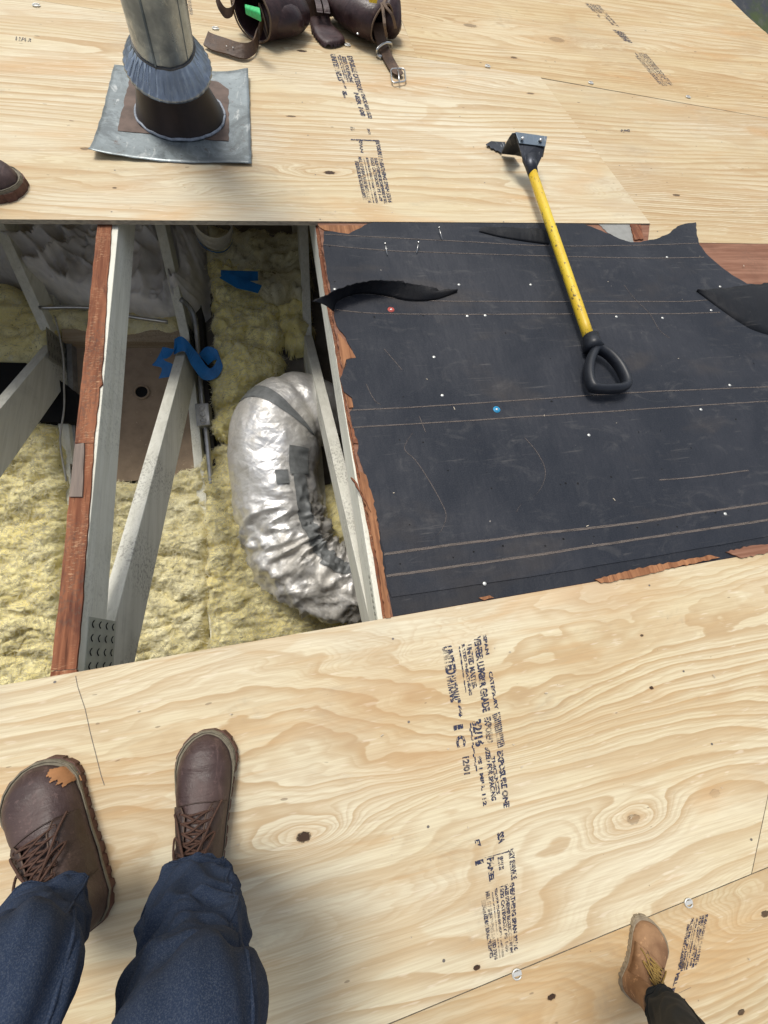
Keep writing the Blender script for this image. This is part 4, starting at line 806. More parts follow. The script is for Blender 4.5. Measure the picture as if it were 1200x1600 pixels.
# ---- foil duct
def duct():
    t = thing('foil_duct', 'fat crinkled silver foil duct bending right towards the cream truss', 'duct', L(430, 800, 0.05))
    ctl = [(512, 648, .06, .13), (470, 646, .12, .168), (436, 670, .15, .182), (429, 722, .15, .178), (434, 775, .15, .168), (445, 828, .15, .156), (467, 876, .15, .148), (512, 908, .15, .140), (570, 912, .13, .138), (650, 897, .10, .140)]
    pts = [L(x, y, h) for x, y, h, r in ctl]; rr = [r for *_, r in ctl]
    path = cat(pts, 16); rs = [];
    for i in range(len(pts)-1):
        for k in range(16): rs.append(rr[i]*(1-k/16)+rr[i+1]*k/16)
    rs.append(rr[-1]); seg = 96
    def surf(off, i0=0, i1=None, a0=0, a1=2*math.pi, sg=seg, wr=1.0):
        vs = []; fs = []; i1 = i1 or len(path)-1; full = abs(a1-a0-2*math.pi) < 1e-6; m = sg if full else sg+1
        for i in range(i0, i1+1):
            tt = (path[min(i+1, len(path)-1)]-path[max(i-1, 0)]).normalized(); a = (UP-tt*UP.dot(tt)).normalized(); b = tt.cross(a)
            bend = max(0., min(1., (i-58)/25))*max(0., min(1., (i-40)/30)) if i < 130 else 1
            for k in range(m):
                th = a0+(a1-a0)*k/sg; dirv = a*math.cos(th)+b*math.sin(th); s = i*0.055
                w1 = (1-abs(N3(math.cos(th)*1.6+3, math.sin(th)*1.6, i*0.16)))**4*0.026*(0.10+bend)
                w2 = (1-abs(N3(math.cos(th)*3.2+3, math.sin(th)*3.2+i*0.05, i*0.40+9)))**4*0.016*(0.10+bend)
                w3 = fbm(math.cos(th)*1.6, math.sin(th)*1.6, i*0.07, 2)*0.010
                cin = -0.010*math.exp(-((i-20)/1.8)**2)
                vs.append(path[i]+dirv*((rs[i]+cin)*1.0+(w1+w2+w3)*wr+off))
        rows = i1-i0+1
        for i in range(rows-1):
            for k in range(sg): 
                k2 = (k+1) % m if full else k+1; fs.append((i*m+k, i*m+k2, (i+1)*m+k2, (i+1)*m+k))
        if full and off == 0: fs.append(tuple(range(m-1, -1, -1)))
        return vs, fs
    mb = MB(); mb.addm(*surf(0)); mb.build('foil_jacket', MT['foil'], t, smooth=True)
    for (i0, i1, a0, a1) in ((27, 31, -1.9, 1.9),): 
        mb = MB(); mb.addm(*surf(0.0025, i0, i1, a0, a1, 60)); mb.build('tape_band', MT['tape'], t, smooth=True)
    mb = MB(); mb.addm(*surf(0.006, 56, 108, -0.78, -0.46, 16)); mb.build('tape_strip', MT['tape'], t, smooth=True)
    mb = MB(); mb.addm(*surf(0.0064, 104, 144, -0.66, -0.34, 16)); mb.build('tape_strip', MT['tape'], t, smooth=True)
    mb = MB(); mb.addm(*surf(0.0070, 44, 58, -0.86, -0.40, 16)); mb.build('tape_patch', MT['tape'], t, smooth=True)
    mb = MB(); mb.addm(*surf(0.0060, 56, 62, -0.36, -0.10, 10)); mb.build('tape_patch', MT['tape'], t, smooth=True)
    return t
duct()
t = thing('foil_duct_end', 'short stub of silver duct with blue band just under the far plywood edge', 'duct', L(330, 355, 0.2))
c0 = L(330, 335, 0.45); c1 = L(334, 362, 0.22)
ax = (c1-c0); mb = MB(); mb.addm(*g_tube([c0+ax*(k/10)*0.9 for k in range(11)], [0.068+0.003*(k % 2) for k in range(11)], 28, False)); mb.build('foil_jacket', MT['foil'], t, smooth=True)
mb = MB(); mb.addm(*g_tube([c0+ax*0.88, c0+ax*1.0], 0.074, 28, False)); mb.build('blue_band', MT['strap'], t, smooth=True)
mb = MB(); mb.addm(*g_tube([c0+ax*0.99, c0+ax*1.03], 0.080, 28, False)); mb.build('metal_ring', MT['steel'], t, smooth=True)
# ---- blue strapping
def tape(px, wd, label, name='blue_strap', n=6):
    """px: (x,y,h,wx,wd_,wz) ribbon in the attic; width vector given in level axes"""
    path = cat([L(x, y, h) for x, y, h, *_ in px], n); W = [Vector((a*wd, 0, 0))+HV*b*wd+UP*c*wd for (_, _, _, a, b, c) in px]
    Wi_ = []
    for i in range(len(px)-1):
        for k in range(n): Wi_.append(W[i].lerp(W[i+1], k/n))
    Wi_.append(W[-1]); mb = MB(); mb.addm(*ribbon(path, Wi_, 0.0012)); return mb.build(name, MT['strap'], label=label, cat='strap', group='strips of blue strapping in the attic')
t = thing('blue_strap', 'bright blue strapping looped over the joint of the middle truss webs', 'strap', L(285, 545, 0.1), 'strips of blue strapping in the attic')
def tape_part(px, wd, n=7):
    path = cat([L(x, y, h) for x, y, h, *_ in px], n); W = [Vector((a*wd, 0, 0))+HV*b*wd+UP*c*wd for (_, _, _, a, b, c) in px]; Wi_ = []
    for i in range(len(px)-1):
        for k in range(n): Wi_.append(W[i].lerp(W[i+1], k/n))
    Wi_.append(W[-1]); mb = MB(); mb.addm(*ribbon(path, Wi_, 0.0012)); return mb.build('strap_band', MT['strap'], t)
tape_part([(272, 542, .13, .2, 1, .2), (287, 538, .15, 0, 1, .1), (303, 560, .12, .5, .8, 0), (322, 584, .08, .5, .8, 0), (338, 578, .08, .1, 1, .3), (344, 560, .09, -.2, 1, .3), (330, 552, .09, -.4, .8, .4), (318, 562, .06, -.5, .7, .3)], 0.030)
tape_part([(276, 536, .14, .3, 1, 0), (268, 552, .13, .6, .7, 0), (252, 552, .12, .3, .9, .2), (247, 566, .12, .9, .4, 0), (262, 573, .11, .9, .2, 0), (258, 590, .10, 1, .1, 0)], 0.026)
t = thing('blue_strap', 'flat folded blue strapping lying on dim insulation near the foil stub', 'strap', L(375, 438, 0.12), 'strips of blue strapping in the attic')
for pl in ([(345, 422), (403, 424), (403, 438), (370, 440), (345, 430)], [(343, 434), (352, 425), (409, 446), (403, 458), (392, 455), (370, 450)]):
    q = [L(x, y, 0.17 if pl[0][1] == 422 else 0.185) for x, y in pl]; mb = MB(); mb.addm(*g_thick(q, -UP*0.002)); mb.build('strap_band', MT['strap'], t)

# ================================================================== THINGS ON THE ROOF
# ---- flashing and vent pipe
PB = P(284, 181, 0.004)
def flashing():
    t = thing('pipe_flashing', 'weathered square metal flashing around the foot of the vent pipe', 'flashing', PB)
    q = [P(178, 98, .016), P(388, 112, .018), P(393, 255, .012), P(142, 242, .012)]
    vs = []; fs = []; m = 36
    for i in range(m+1):
        for j in range(m+1):
            s, tt = i/m, j/m; p = bil(q, s, tt); e = min(s, 1-s, tt, 1-tt)
            p.z = 0.006+0.008*max(0, 1-e*9)*(0.6+0.9*N3(s*3, tt*3, 4))+0.016*((1-tt)**6)*(s**6)+0.016*(tt**8)*((1-s)**6)+0.012*math.sin(s*math.pi)*tt**8*(-0.3); p.y -= 0.006*math.sin(s*math.pi)*tt**4+0.0015*N3(s*9, tt*9); 
            if j == 0 or j == m or i == 0 or i == m: p += Vector((0.003*N3(s*14, tt*14, 1), 0.003*N3(s*14, tt*14, 7), 0))
            vs.append(p)
    for i in range(m):
        for j in range(m): a = i*(m+1)+j; fs.append((a, a+1, a+m+2, a+m+1))
    o = mesh('base_plate', vs, [f[::-1] for f in fs], MT['flash'], t, smooth=True); sm = o.modifiers.new('s', 'SOLIDIFY'); sm.thickness = 0.0012; sm.offset = -1
    q2 = [(208, 100), (357, 118), (357, 220), (184, 204)]
    pl = jag([p2(x, y, 0.009) for x, y in q2], 0.02, 0.003, 3); vs, fs = g_prism(pl, 0.0068, 0.0088); mesh('rusted_plate', vs, fs, MT['rustflash'], t)
    # cone
    upv = UP; c = PB+Vector((0, 0, 0.004)); vs = []; sg = 56
    prof = [(0.140, 0.0), (0.136, 0.012), (0.122, 0.045), (0.104, 0.09), (0.094, 0.118), (0.090, 0.13)]
    for k, (r, z) in enumerate(prof):
        for i in range(sg):
            a = 2*math.pi*i/sg; base = Vector((r*math.cos(a), r*math.sin(a)*(1.08-0.08*k/5), 0)); 
            f = z/0.15
            lift = Vector((0, 0, 0.002)) if k == 0 else Vector((0, 0, 0))
            vs.append(c+base+upv*z+lift)
    fs = [(k*sg+i, k*sg+(i+1) % sg, (k+1)*sg+(i+1) % sg, (k+1)*sg+i) for k in range(len(prof)-1) for i in range(sg)]
    co = mesh('cone', vs, fs, MT['cone'], t, smooth=True)
    mb = MB(); pts = [c+Vector(((0.141+0.006*N3(a*3, 2))*math.cos(a), 1.08*(0.141+0.006*N3(a*3, 5))*math.sin(a), 0.004+0.004*N3(a*5, 1))) for a in np.linspace(0, 2*math.pi, 90)]
    mb.addm(*g_tube(pts, 0.0042, 6, False)); mb.build('sealant_bead', flat('pale sealant', (0.34, 0.38, 0.44), 0.5, 0, 0.6, 40.), co, smooth=True)
    return t
flashing()
def pipe():
    ctop = PB+UP*0.13
    lean = (P(241, -6, 0.30)-(PB+Vector((0, 0, 0.3)))); 
    t = thing('vent_pipe', 'tall round galvanised vent pipe with seam and bluish crimped collar', 'vent pipe', PB+UP*0.02)
    A = PB+UP*0.02; B = P(238, 0, 0.0); 
    # axis: passes the collar centre and leans slightly
    dirv = (UP+Vector((0.115, 0.0, 0))).normalized()
    A = A+Vector((-0.006, 0, 0)); seg = 72; r = 0.083
    pts = [A+dirv*z for z in (0, .1, .2, .4, .7, 1.2)]; vs, fs = g_tube(pts, r, seg, False); mesh('pipe_body', vs, fs, MT['galv'], t, smooth=True)
    # seam facing the camera
    vs, fs = g_tube(pts, r+0.0, seg, False)
    cd = (Vector((0, 0, D))-(A+dirv*0.2)); cd = (cd-dirv*cd.dot(dirv)).normalized(); sd = dirv.cross(cd)
    for ang, wd, m in ((0.42, 0.0035, 'toolblue'), (-0.75, 0.0012, 'toolblue')):
        dd = cd*math.cos(ang)+sd*math.sin(ang)*(-1 if sd.x > 0 else 1); mb = MB(); mb.addm(*g_tube([A+dirv*z+dd*(r+0.0004) for z in (0.05, 1.2)], wd, 6)); mb.build('pipe_seam', MT[m], t)
    # crimped collar
    vs = []; sg = 144; prof = [(0.084, 0.172), (0.088, 0.166), (0.098, 0.155), (0.110, 0.139), (0.119, 0.127), (0.123, 0.125), (0.125, 0.118), (0.118, 0.113)]
    for k, (rr, z) in enumerate(prof):
        for i in range(sg):
            a = 2*math.pi*i/sg; cr = (0.0030 if 1 < k < 5 else (0.0018 if k >= 5 else 0.0004))*math.cos(a*34+0.5*math.sin(a*5))*(1+0.4*N3(a*6, k*.5))
            rad = rr+cr; vs.append(A+dirv*(z+cr*0.8)+(Vector((math.cos(a), 0, 0))+HV*math.sin(a))*rad)
    fs = [(k*sg+i, k*sg+(i+1) % sg, (k+1)*sg+(i+1) % sg, (k+1)*sg+i) for k in range(len(prof)-1) for i in range(sg)]
    mesh('storm_collar', vs, [f[::-1] for f in fs], MT['galvb'], t, smooth=True)
    pts = [A+dirv*(0.174+0.002*N3(a*4, 1))+(Vector((math.cos(a), 0, 0))+HV*math.sin(a))*(0.0845+0.001*N3(a*6, 3)) for a in np.linspace(0, 2*math.pi, 80)]
    mb = MB(); mb.addm(*g_tube(pts, 0.0032, 6, False)); mb.build('sealant_bead', flat('dark sealant', (0.10, 0.10, 0.10), 0.5, 0, 0.5, 50.), t, smooth=True)
pipe()
# ---- ripper tool
def ripper():
    z = lambda x, y: (740+x*0.13333, 190+y*0.13333)
    def Q(x, y, n): return P(*z(x, y), n)
    t = thing('roofing_tool', 'long yellow handled shingle remover with hooked black head and D grip', 'tool', P(880, 400, 0.004))
    A = Q(690, 600, 0.052); B = P(921, 530, 0.030)
    path = [A.lerp(B, k/12) for k in range(13)]; mb = MB(); mb.addm(*g_tube(path, 0.0148, 20)); mb.build('handle', MT['yellow'], t, smooth=True)
    # neck socket
    mb = MB(); n0_ = Q(655, 430, 0.066); mb.addm(*g_tube([n0_, n0_.lerp(A, 0.5), A+(B-A)*0.01], [0.026, 0.021, 0.0175], 18, True, 0.8)); mb.build('socket', MT['toolsteel'], t, smooth=True)
    def plate(qs, mat, name, th=0.005, parent=t):
        a, b, c = [Vector(q) for q in qs[:3]]; nn = (b-a).cross(c-a).normalized()
        if nn.z < 0: nn = -nn
        vs, fs = g_thick([Vector(q) for q in qs], -nn*th); o = mesh(name, vs, fs, MT[mat], parent)
        bmm = bmesh.new(); bmm.from_mesh(o.data); bmesh.ops.recalc_face_normals(bmm, faces=bmm.faces); bmm.to_mesh(o.data); bmm.free(); bevel(o, 0.001); return o
    a1 = Q(487, 128, .105); a2 = Q(860, 180, .105); a3 = Q(800, 415, .075); a4 = Q(750, 520, .062); a5 = Q(625, 540, .058); a6 = Q(575, 420, .075)
    plate([a1, a2, a3, a4, a5, a6], 'toolsteel', 'socket_plate')
    up1 = Vector((0, 0, 0.0022)); b3 = Q(838, 300, .092); b4 = Q(535, 262, .092)
    pl = plate([a1+up1, a2+up1, b3+up1, b4+up1], 'toolblue', 'rivet_plate', 0.002)
    for x, y in ((575, 200), (785, 218)):
        c = Q(x, y, 0.103); mb = MB(); mb.addm(*g_disc(c, 0.0065, 0.004, 16)); mb.build('rivet', MT['steel'], pl, smooth=True)
    # blade: down from the ridge then flat and hooked
    r1 = Q(450, 130, .105); r2 = Q(487, 126, .106); d1 = Q(325, 365, .010); d2 = Q(520, 365, .010); 
    plate([Q(415, 185, .09), Q(452, 132, .105), a1, Q(560, 400, .03), Q(480, 380, .012), Q(325, 365, .012), Q(372, 262, .045)], 'toolsteel', 'blade_back')
    plate([Q(325, 365, .012), Q(372, 262, .012), Q(372, 238, .012), Q(205, 226, .014), Q(145, 262, .012), Q(165, 285, .011), Q(190, 285, .011), Q(205, 312, .010), Q(240, 315, .010), Q(262, 338, .010), Q(290, 340, .010)], 'toolsteel', 'blade', 0.003)
    plate([a2, Q(835, 180, .10), Q(800, 410, .04), Q(815, 415, .05)], 'toolsteel', 'side_lug', 0.003)
    # grip
    G_ = lambda x, y, n: P(860+x*0.28333, 330+y*0.28333, n)
    mb = MB(); mb.addm(*g_tube([G_(222, 690, .031), G_(232, 730, .030), G_(240, 760, .028)], [0.0215, 0.0225, 0.027], 20)); mb.build('grip_sleeve', MT['rubber'], t, smooth=True)
    lp = cat([G_(245, 765, .030), G_(218, 830, .031), G_(212, 900, .031), G_(228, 962, .031), G_(260, 978, .031), G_(330, 980, .031), G_(400, 972, .031), G_(420, 940, .031), G_(385, 860, .031), G_(330, 795, .031), G_(275, 762, .030), G_(245, 765, .030)], 7)
    mb = MB(); mb.addm(*g_tube(lp, 0.0125, 14, False, 1.35)); mb.build('d_grip', MT['rubber'], t, smooth=True)
ripper()
# ---- boots
def boot(toe, heel, label_side, parent, mats, sc=1.0, roll=0.0, laces=True, scuff=False, flip=1, zb=0.0, lace_r=0.0020, wsc=1.0):
    """toe/heel: points on the deck. Returns builder f(x,y,z) local->roof"""
    toe = Vector(toe); heel = Vector(heel); yv = (toe-heel); Lh = yv.length; yv.normalize(); zv = Vector((0, 0, 1)); xv = yv.cross(zv).normalized()
    RM = Matrix.Rotation(roll, 3, yv); xv = RM @ xv; zv = RM @ zv
    k = Lh/0.30
    def T(x, y, z): return heel+xv*(x*k*flip*wsc)+yv*(y*k)+zv*(z*k+zb)
    def interp(tab, y):
        for (y0, a), (y1, b) in zip(tab, tab[1:]):
            if y <= y1: s = max(0, min(1, (y-y0)/(y1-y0))); s = s*s*(3-2*s) if False else s; return a+(b-a)*s
        return tab[-1][1]
    Wt = [(0.0, .012), (0.008, .022), (0.03, .032), (0.08, .034), (0.14, .040), (0.20, .049), (0.235, .050), (0.26, .045), (0.278, .035), (0.290, .022), (0.297, .006)]
    Cx = [(0, 0), (0.1, 0.003), (0.2, -0.003), (0.3, -0.006)]
    Hh = [(0.0, .06), (0.02, .085), (0.09, .105), (0.13, .104), (0.16, .092), (0.19, .080), (0.22, .071), (0.25, .066), (0.275, .056), (0.290, .042), (0.297, .026)]
    z0 = 0.022
    def top(x, y):
        w_ = interp(Wt, y)-0.002; s = min(1, abs((x-interp(Cx, y))/w_)); return z0+(interp(Hh, y)-z0)*(max(0, 1-s**2.6))**(1/2.2)
    # upper: foot loft + shaft, fused by a voxel remesh
    vs = []; fs = []; sg = 28; ys = [0.0, 0.006, 0.015, 0.03, 0.05, 0.08, 0.10, 0.12, 0.14, 0.16, 0.18, 0.20, 0.22, 0.235, 0.25, 0.262, 0.272, 0.282, 0.289, 0.294, 0.297]
    for y in ys:
        w_ = interp(Wt, y)-0.003; h_ = interp(Hh, y); c_ = interp(Cx, y)
        for i in range(sg):
            a = 2*math.pi*i/sg; ca, sa = math.cos(a), math.sin(a)
            x = c_+w_*math.copysign(abs(ca)**0.75, ca)*(1.0 if sa < 0 else 1.0); z = z0-0.004+((h_-z0+0.004)*abs(sa)**0.9 if sa > 0 else -0.002*abs(sa))
            if 0.14 < y < 0.24 and sa > 0.3: z += 0.0012*math.sin(y*260)*sa
            vs.append(T(x, y-0.001, z))
    n = len(ys)
    fs = [(i*sg+j, i*sg+(j+1) % sg, (i+1)*sg+(j+1) % sg, (i+1)*sg+j) for i in range(n-1) for j in range(sg)]+[tuple(range(sg-1, -1, -1)), tuple((n-1)*sg+j for j in range(sg))]
    mb = MB(); mb.addm(vs, fs)
    sh = [(0.050, 0.03, .030, .045), (0.052, 0.07, .031, .047), (0.056, 0.10, .034, .048), (0.055, 0.13, .037, .048), (0.050, 0.16, .039, .050), (0.048, 0.185, .041, .052)]
    vs = []
    for (yc, z, wx, wy) in sh:
        for i in range(sg):
            a = 2*math.pi*i/sg; vs.append(T(wx*math.cos(a), yc+wy*math.sin(a), z))
    fs = [(i*sg+j, i*sg+(j+1) % sg, (i+1)*sg+(j+1) % sg, (i+1)*sg+j) for i in range(len(sh)-1) for j in range(sg)]+[tuple(range(sg-1, -1, -1)), tuple((len(sh)-1)*sg+j for j in range(sg))]
    mb.addm(vs, fs)
    root = mb.build('boot', mats[0], parent, smooth=True, label=label_side)
    bmm = bmesh.new(); bmm.from_mesh(root.data); bmesh.ops.recalc_face_normals(bmm, faces=bmm.faces); bmm.to_mesh(root.data); bmm.free()
    rm = root.modifiers.new('r', 'REMESH'); rm.mode = 'VOXEL'; rm.voxel_size = 0.0030*k; rm.use_smooth_shade = True
    sm = root.modifiers.new('s', 'SMOOTH'); sm.iterations = 9; sm.factor = 0.7
    # sole and welt
    def outline(grow, lug=0.0):
        pts = []
        yy = np.concatenate([np.linspace(0, 0.03, 8), np.linspace(0.034, 0.24, 48), np.linspace(0.243, 0.297, 34)])
        for sgn in (1, -1):
            seq = yy if sgn > 0 else yy[::-1]
            for y in seq:
                gg = grow; ff = max(0, min(1, (y-0.20)/0.055)); grow_ = grow*ff-0.002*(1-ff); w_ = interp(Wt, y)+grow_; yo = y+grow*((y-0.26)/0.037 if y > 0.26 else (-(0.02-y)/0.02 if y < 0.02 else 0))
                lg = lug*(1 if (y*48) % 1 < 0.28 else 0)
                pts.append((interp(Cx, y)+sgn*(w_-lg), yo-(lg if y > 0.285 else 0)))
        return pts
    def slab(z0_, z1_, grow, lug=0, name='sole', mat=mats[1], grow1=None):
        o0 = outline(grow, lug); o1 = outline(grow if grow1 is None else grow1, lug*0.4); m = len(o0); vs = [T(x, y, z0_) for x, y in o0]+[T(x, y, z1_) for x, y in o1]
        fs = [tuple(range(m)), tuple(range(2*m-1, m-1, -1))]+[(i, m+i, m+(i+1) % m, (i+1) % m) for i in range(m)]
        o = mesh(name, vs, fs, mat, root); bmm = bmesh.new(); bmm.from_mesh(o.data); bmesh.ops.recalc_face_normals(bmm, faces=bmm.faces); bmm.to_mesh(o.data); bmm.free(); return o
    slab(0.0, 0.020, 0.0075, 0.0028, 'sole', mats[1], 0.0065)
    slab(0.0202, 0.0262, 0.0045, 0.0, 'welt', mats[2], 0.0035)
    ol = outline(0.0015); pp = [T(x, y, 0.0275) for x, y in ol]; mb = MB(); mb.addm(*g_tube(pp+pp[:1], 0.0014*k, 5, False)); mb.build('welt_stitch', mats[2], root, smooth=True)
    # facings (eyestay panels) and tongue
    sz = lambda s, y: top(s*interp(Wt, y)+interp(Cx, y), y)
    for sd in (1, -1):
        vs = []; fs = []; nyy = 16; nxx = 6
        for i in range(nyy+1):
            y = 0.186-0.115*i/nyy; inner = 0.30+0.10*math.cos(min(1, i/3)*math.pi)*(i < 3); inner = 0.36 if i > 1 else 0.52-0.08*i; outer = 0.93 if i > 0 else 0.62
            for j in range(nxx+1):
                s_ = sd*(inner+(outer-inner)*j/nxx); x = s_*interp(Wt, y)+interp(Cx, y); z = sz(s_, y)
                if y < 0.125: z = max(z, 0.104+(0.125-y)*1.1-abs(s_)*0.02) if j < 5 else z
                vs.append(T(x, y, z+0.0042))
        for i in range(nyy):
            for j in range(nxx): a = i*(nxx+1)+j; fs.append((a, a+1, a+nxx+2, a+nxx+1))
        o = mesh('eyelet_flap', vs, fs, mats[3], root, smooth=True); s2 = o.modifiers.new('s', 'SOLIDIFY'); s2.thickness = 0.002*k; s2.offset = 0
        edge = [vs[i*(nxx+1)] + zv*0.001 for i in range(nyy+1)]; mb = MB(); mb.addm(*g_tube(edge, 0.0013*k, 5)); mb.build('flap_edge', MT['rim2'], o, smooth=True)  # lighter tan edge colour paints a highlight along the flap
    pts = [T(s*0.028+interp(Cx, .185), 0.186+0.004*(1-s*s), sz(s*0.6, 0.188)+0.0012) for s in np.linspace(-1, 1, 13)]
    mb = MB(); mb.addm(*g_tube(pts, 0.0013*k, 5)); mb.build('toe_seam', mats[3], root, smooth=True)
    if laces:
        rnd = random.Random(int(abs(toe.x)*1000)); mb = MB(); eye = MB()
        def lp(s_, y, up=0.006):
            x = s_*interp(Wt, max(y, .09))+interp(Cx, y); z = sz(s_, y)
            if y < 0.125: z = max(z, 0.106+(0.125-y)*1.15)
            return T(x, y, z+up)
        rows = [0.176, 0.163, 0.150, 0.137, 0.124, 0.111, 0.098]
        for i, y in enumerate(rows):
            for sd in (1, -1):
                c = lp(sd*0.52, y, 0.0045); rp = [c+(xv*math.cos(a)+yv*math.sin(a))*0.0034*k for a in np.linspace(0, 2*math.pi, 11)]; eye.addm(*g_tube(rp, 0.0009*k, 4, False))
            if i < len(rows)-1:
                y2 = rows[i+1]
                for sd in (1, -1):
                    pp = [lp(sd*0.52, y, 0.003), lp(sd*0.30, y-0.001, 0.008), lp(0, (y+y2)/2+rnd.uniform(-.002, .002), 0.0085+0.003*(sd > 0)), lp(-sd*0.30, y2+.001, 0.008), lp(-sd*0.52, y2, 0.003)]
                    mb.addm(*g_tube(cat(pp, 5), lace_r*k, 6))
            pp = [lp(-0.5, y, 0.003), lp(-0.2, y+rnd.uniform(-.002, .002), 0.0065), lp(0.2, y+rnd.uniform(-.002, .002), 0.0065), lp(0.5, y, 0.003)]
            mb.addm(*g_tube(cat(pp, 5), lace_r*k, 6))
        # bow loops and loose ends
        for sd in (1, -1):
            pp = [lp(0, 0.108, .012), lp(sd*0.5, 0.122, .020), lp(sd*0.75, 0.142, .014), lp(sd*0.45, 0.140, .014), lp(sd*0.1, 0.115, .014)]
            mb.addm(*g_tube(cat(pp, 8), lace_r*k, 6))
            pp = [lp(0, 0.108, .012), lp(sd*0.35, 0.135, .016), lp(sd*0.62, 0.165, .012), lp(sd*0.80, 0.180+0.006*sd, .008)]
            mb.addm(*g_tube(cat(pp, 8), lace_r*k, 6))
        mb.build('laces', mats[4], root, smooth=True); eye.build('eyelets', mats[4] if mats[4] is not MT['tanlace'] else MT['rim'], root, smooth=True)
    if scuff:
        base = [(0.026, 0.292), (0.023, 0.284), (0.029, 0.277), (0.026, 0.270), (0.034, 0.268), (0.031, 0.260), (0.0375, 0.258), (0.035, 0.250), (0.0415, 0.252), (0.0475, 0.244), (0.0465, 0.262), (0.042, 0.275), (0.035, 0.286)]
        vs = []; fs = []
        P0 = [(x+0.0005, y-0.022) for x, y in base]
        a = P0; g0 = g_mound(jag(a, 0.003, 0.0008, 2), 0.0012, lambda a_, b_, d_: 0, lambda a_, b_, h_: T(a_, b_, top(a_, b_)+0.0012))
        o = mesh('scuffed_patch', g0[0], g0[1], MT['leafwood'], root, smooth=True)
    return root, T
def leg_loft(rings, name, mat, parent, seed=1, amp=0.010, sub=10, seg=56, folds=1.0, seamk=0.62):
    """rings: (centre, radius, squash) ; closed trouser leg"""
    C = cat([Vector(r[0]) for r in rings], sub); R_ = []
    for i in range(len(rings)-1):
        for k in range(sub): R_.append(rings[i][1]*(1-k/sub)+rings[i+1][1]*k/sub)
    R_.append(rings[-1][1]); vs = []; n = len(C); prev = Vector((1, 0, 0))
    for i in range(n):
        t = (C[min(i+1, n-1)]-C[max(i-1, 0)]).normalized(); a = (prev-t*prev.dot(t)).normalized(); prev = a; b = t.cross(a)
        for k in range(seg):
            th = 2*math.pi*k/seg; ca, sa = math.cos(th), math.sin(th)
            q = C[i]*9; wv = (1-abs(N3(ca*1.1+seed, sa*1.1+i*0.10, i*0.11)))**4*folds*1.2-0.3+0.6*fbm(ca*1.4, sa*1.4+seed, i*0.14, 3)
            endf = min(1.0, i/3.0+0.35); near = math.exp(-(i/16.0)**2); wv += near*1.0*(1-abs(N3(ca*0.9+seed*2, sa*0.9, i*0.42+ca*0.8)))**3-near*0.4; wv += 0.9*(1-abs(N3(ca*0.8+seed, sa*0.8+4, i*0.16+sa*1.2+seed)))**7
            vs.append(C[i]+(a*ca+b*sa)*(R_[i]*(1+0.0)+amp*wv*endf))
    # hem turned inwards
    m = seg; fs = [(i*m+k, i*m+(k+1) % m, (i+1)*m+(k+1) % m, (i+1)*m+k) for i in range(n-1) for k in range(m)]
    k0 = len(vs); t0 = (C[1]-C[0]).normalized()
    for k in range(m): vs.append(C[0]+(vs[k]-C[0])*0.93+t0*0.004)
    for k in range(m): vs.append(C[0]+(vs[k]-C[0])*0.90+t0*0.05)
    fs += [(k0+k, k0+(k+1) % m, (k+1) % m, k) for k in range(m)]+[(k0+m+k, k0+m+(k+1) % m, k0+(k+1) % m, k0+k) for k in range(m)]
    fs.append(tuple((n-1)*m+k for k in range(m)))
    o = mesh(name, vs, fs, mat, parent, smooth=True); sb = o.modifiers.new('sub', 'SUBSURF'); sb.levels = 1; sb.render_levels = 1
    for k_ in (int(seg*seamk), int(seg*seamk)+seg//2):
        pp = [(vs[i*m+k_ % m]*4+vs[max(i-1, 0)*m+k_ % m]+vs[(i+1)*m+k_ % m]+vs[i*m+(k_+1) % m]+vs[i*m+(k_-1) % m])/8 for i in range(n-3)]
        mb = MB(); mb.addm(*g_tube(pp, 0.0017, 6)); mb.build('seam', mat, o, smooth=True)
    for ii in (1, 3):
        pp = [(vs[ii*m+k]*4+vs[ii*m+(k+1) % m]+vs[ii*m+(k-1) % m]+vs[(ii+1)*m+k]+vs[(ii-1)*m+k])/8 for k in range(m)]; mb = MB(); mb.addm(*g_tube(pp+pp[:1], 0.0011, 5, False)); mb.build('hem_stitch', mat, o, smooth=True)
    return o
def ring(x, y, n, rpx): return (P(x, y, n), rpx/fscale(x, y, n))
bm = [MT['boot'], MT['sole'], MT['welt'], MT['bootd'], MT['lace']]
ph = thing('person', 'person in dark blue trousers and scuffed brown lace-up boots at the lower left', 'person', P(200, 1300, 0))
# continuous body inside the clothes (feet, legs, hips)
def body(parent, chains, mat, name='body'):
    vs = []; es = []; rad = []
    for ch in chains:
        last = None
        for (p, r) in ch:
            p = Vector(p); idx = None
            for i, q in enumerate(vs):
                if (q-p).length < 1e-5: idx = i
            if idx is None: vs.append(p); rad.append(r); idx = len(vs)-1
            if last is not None: es.append((last, idx))
            last = idx
    b = baseof(parent); me = bpy.data.meshes.new(name); me.from_pydata([tuple(v-b) for v in vs], es, []); me.materials.append(mat)
    o = bpy.data.objects.new(name, me); COL.objects.link(o); o.parent = parent; o['_b'] = list(b)
    sk = o.modifiers.new('skin', 'SKIN')
    for i, r in enumerate(rad): me.skin_vertices[0].data[i].radius = (r, r)
    me.skin_vertices[0].data[0].use_root = True; su = o.modifiers.new('sub', 'SUBSURF'); su.levels = 1; su.render_levels = 1
    for p_ in me.polygons: p_.use_smooth = True
    return o
b1, T1 = boot(P(62, 1192, 0), P(158, 1432, 0), 'left boot with torn tan patch on the toe', ph, bm, roll=0.07, scuff=1, wsc=1.25)
b2, T2 = boot(P(333, 1139, 0), P(314, 1420, 0), 'right boot with long loose laces', ph, bm, roll=0.05, wsc=1.12)
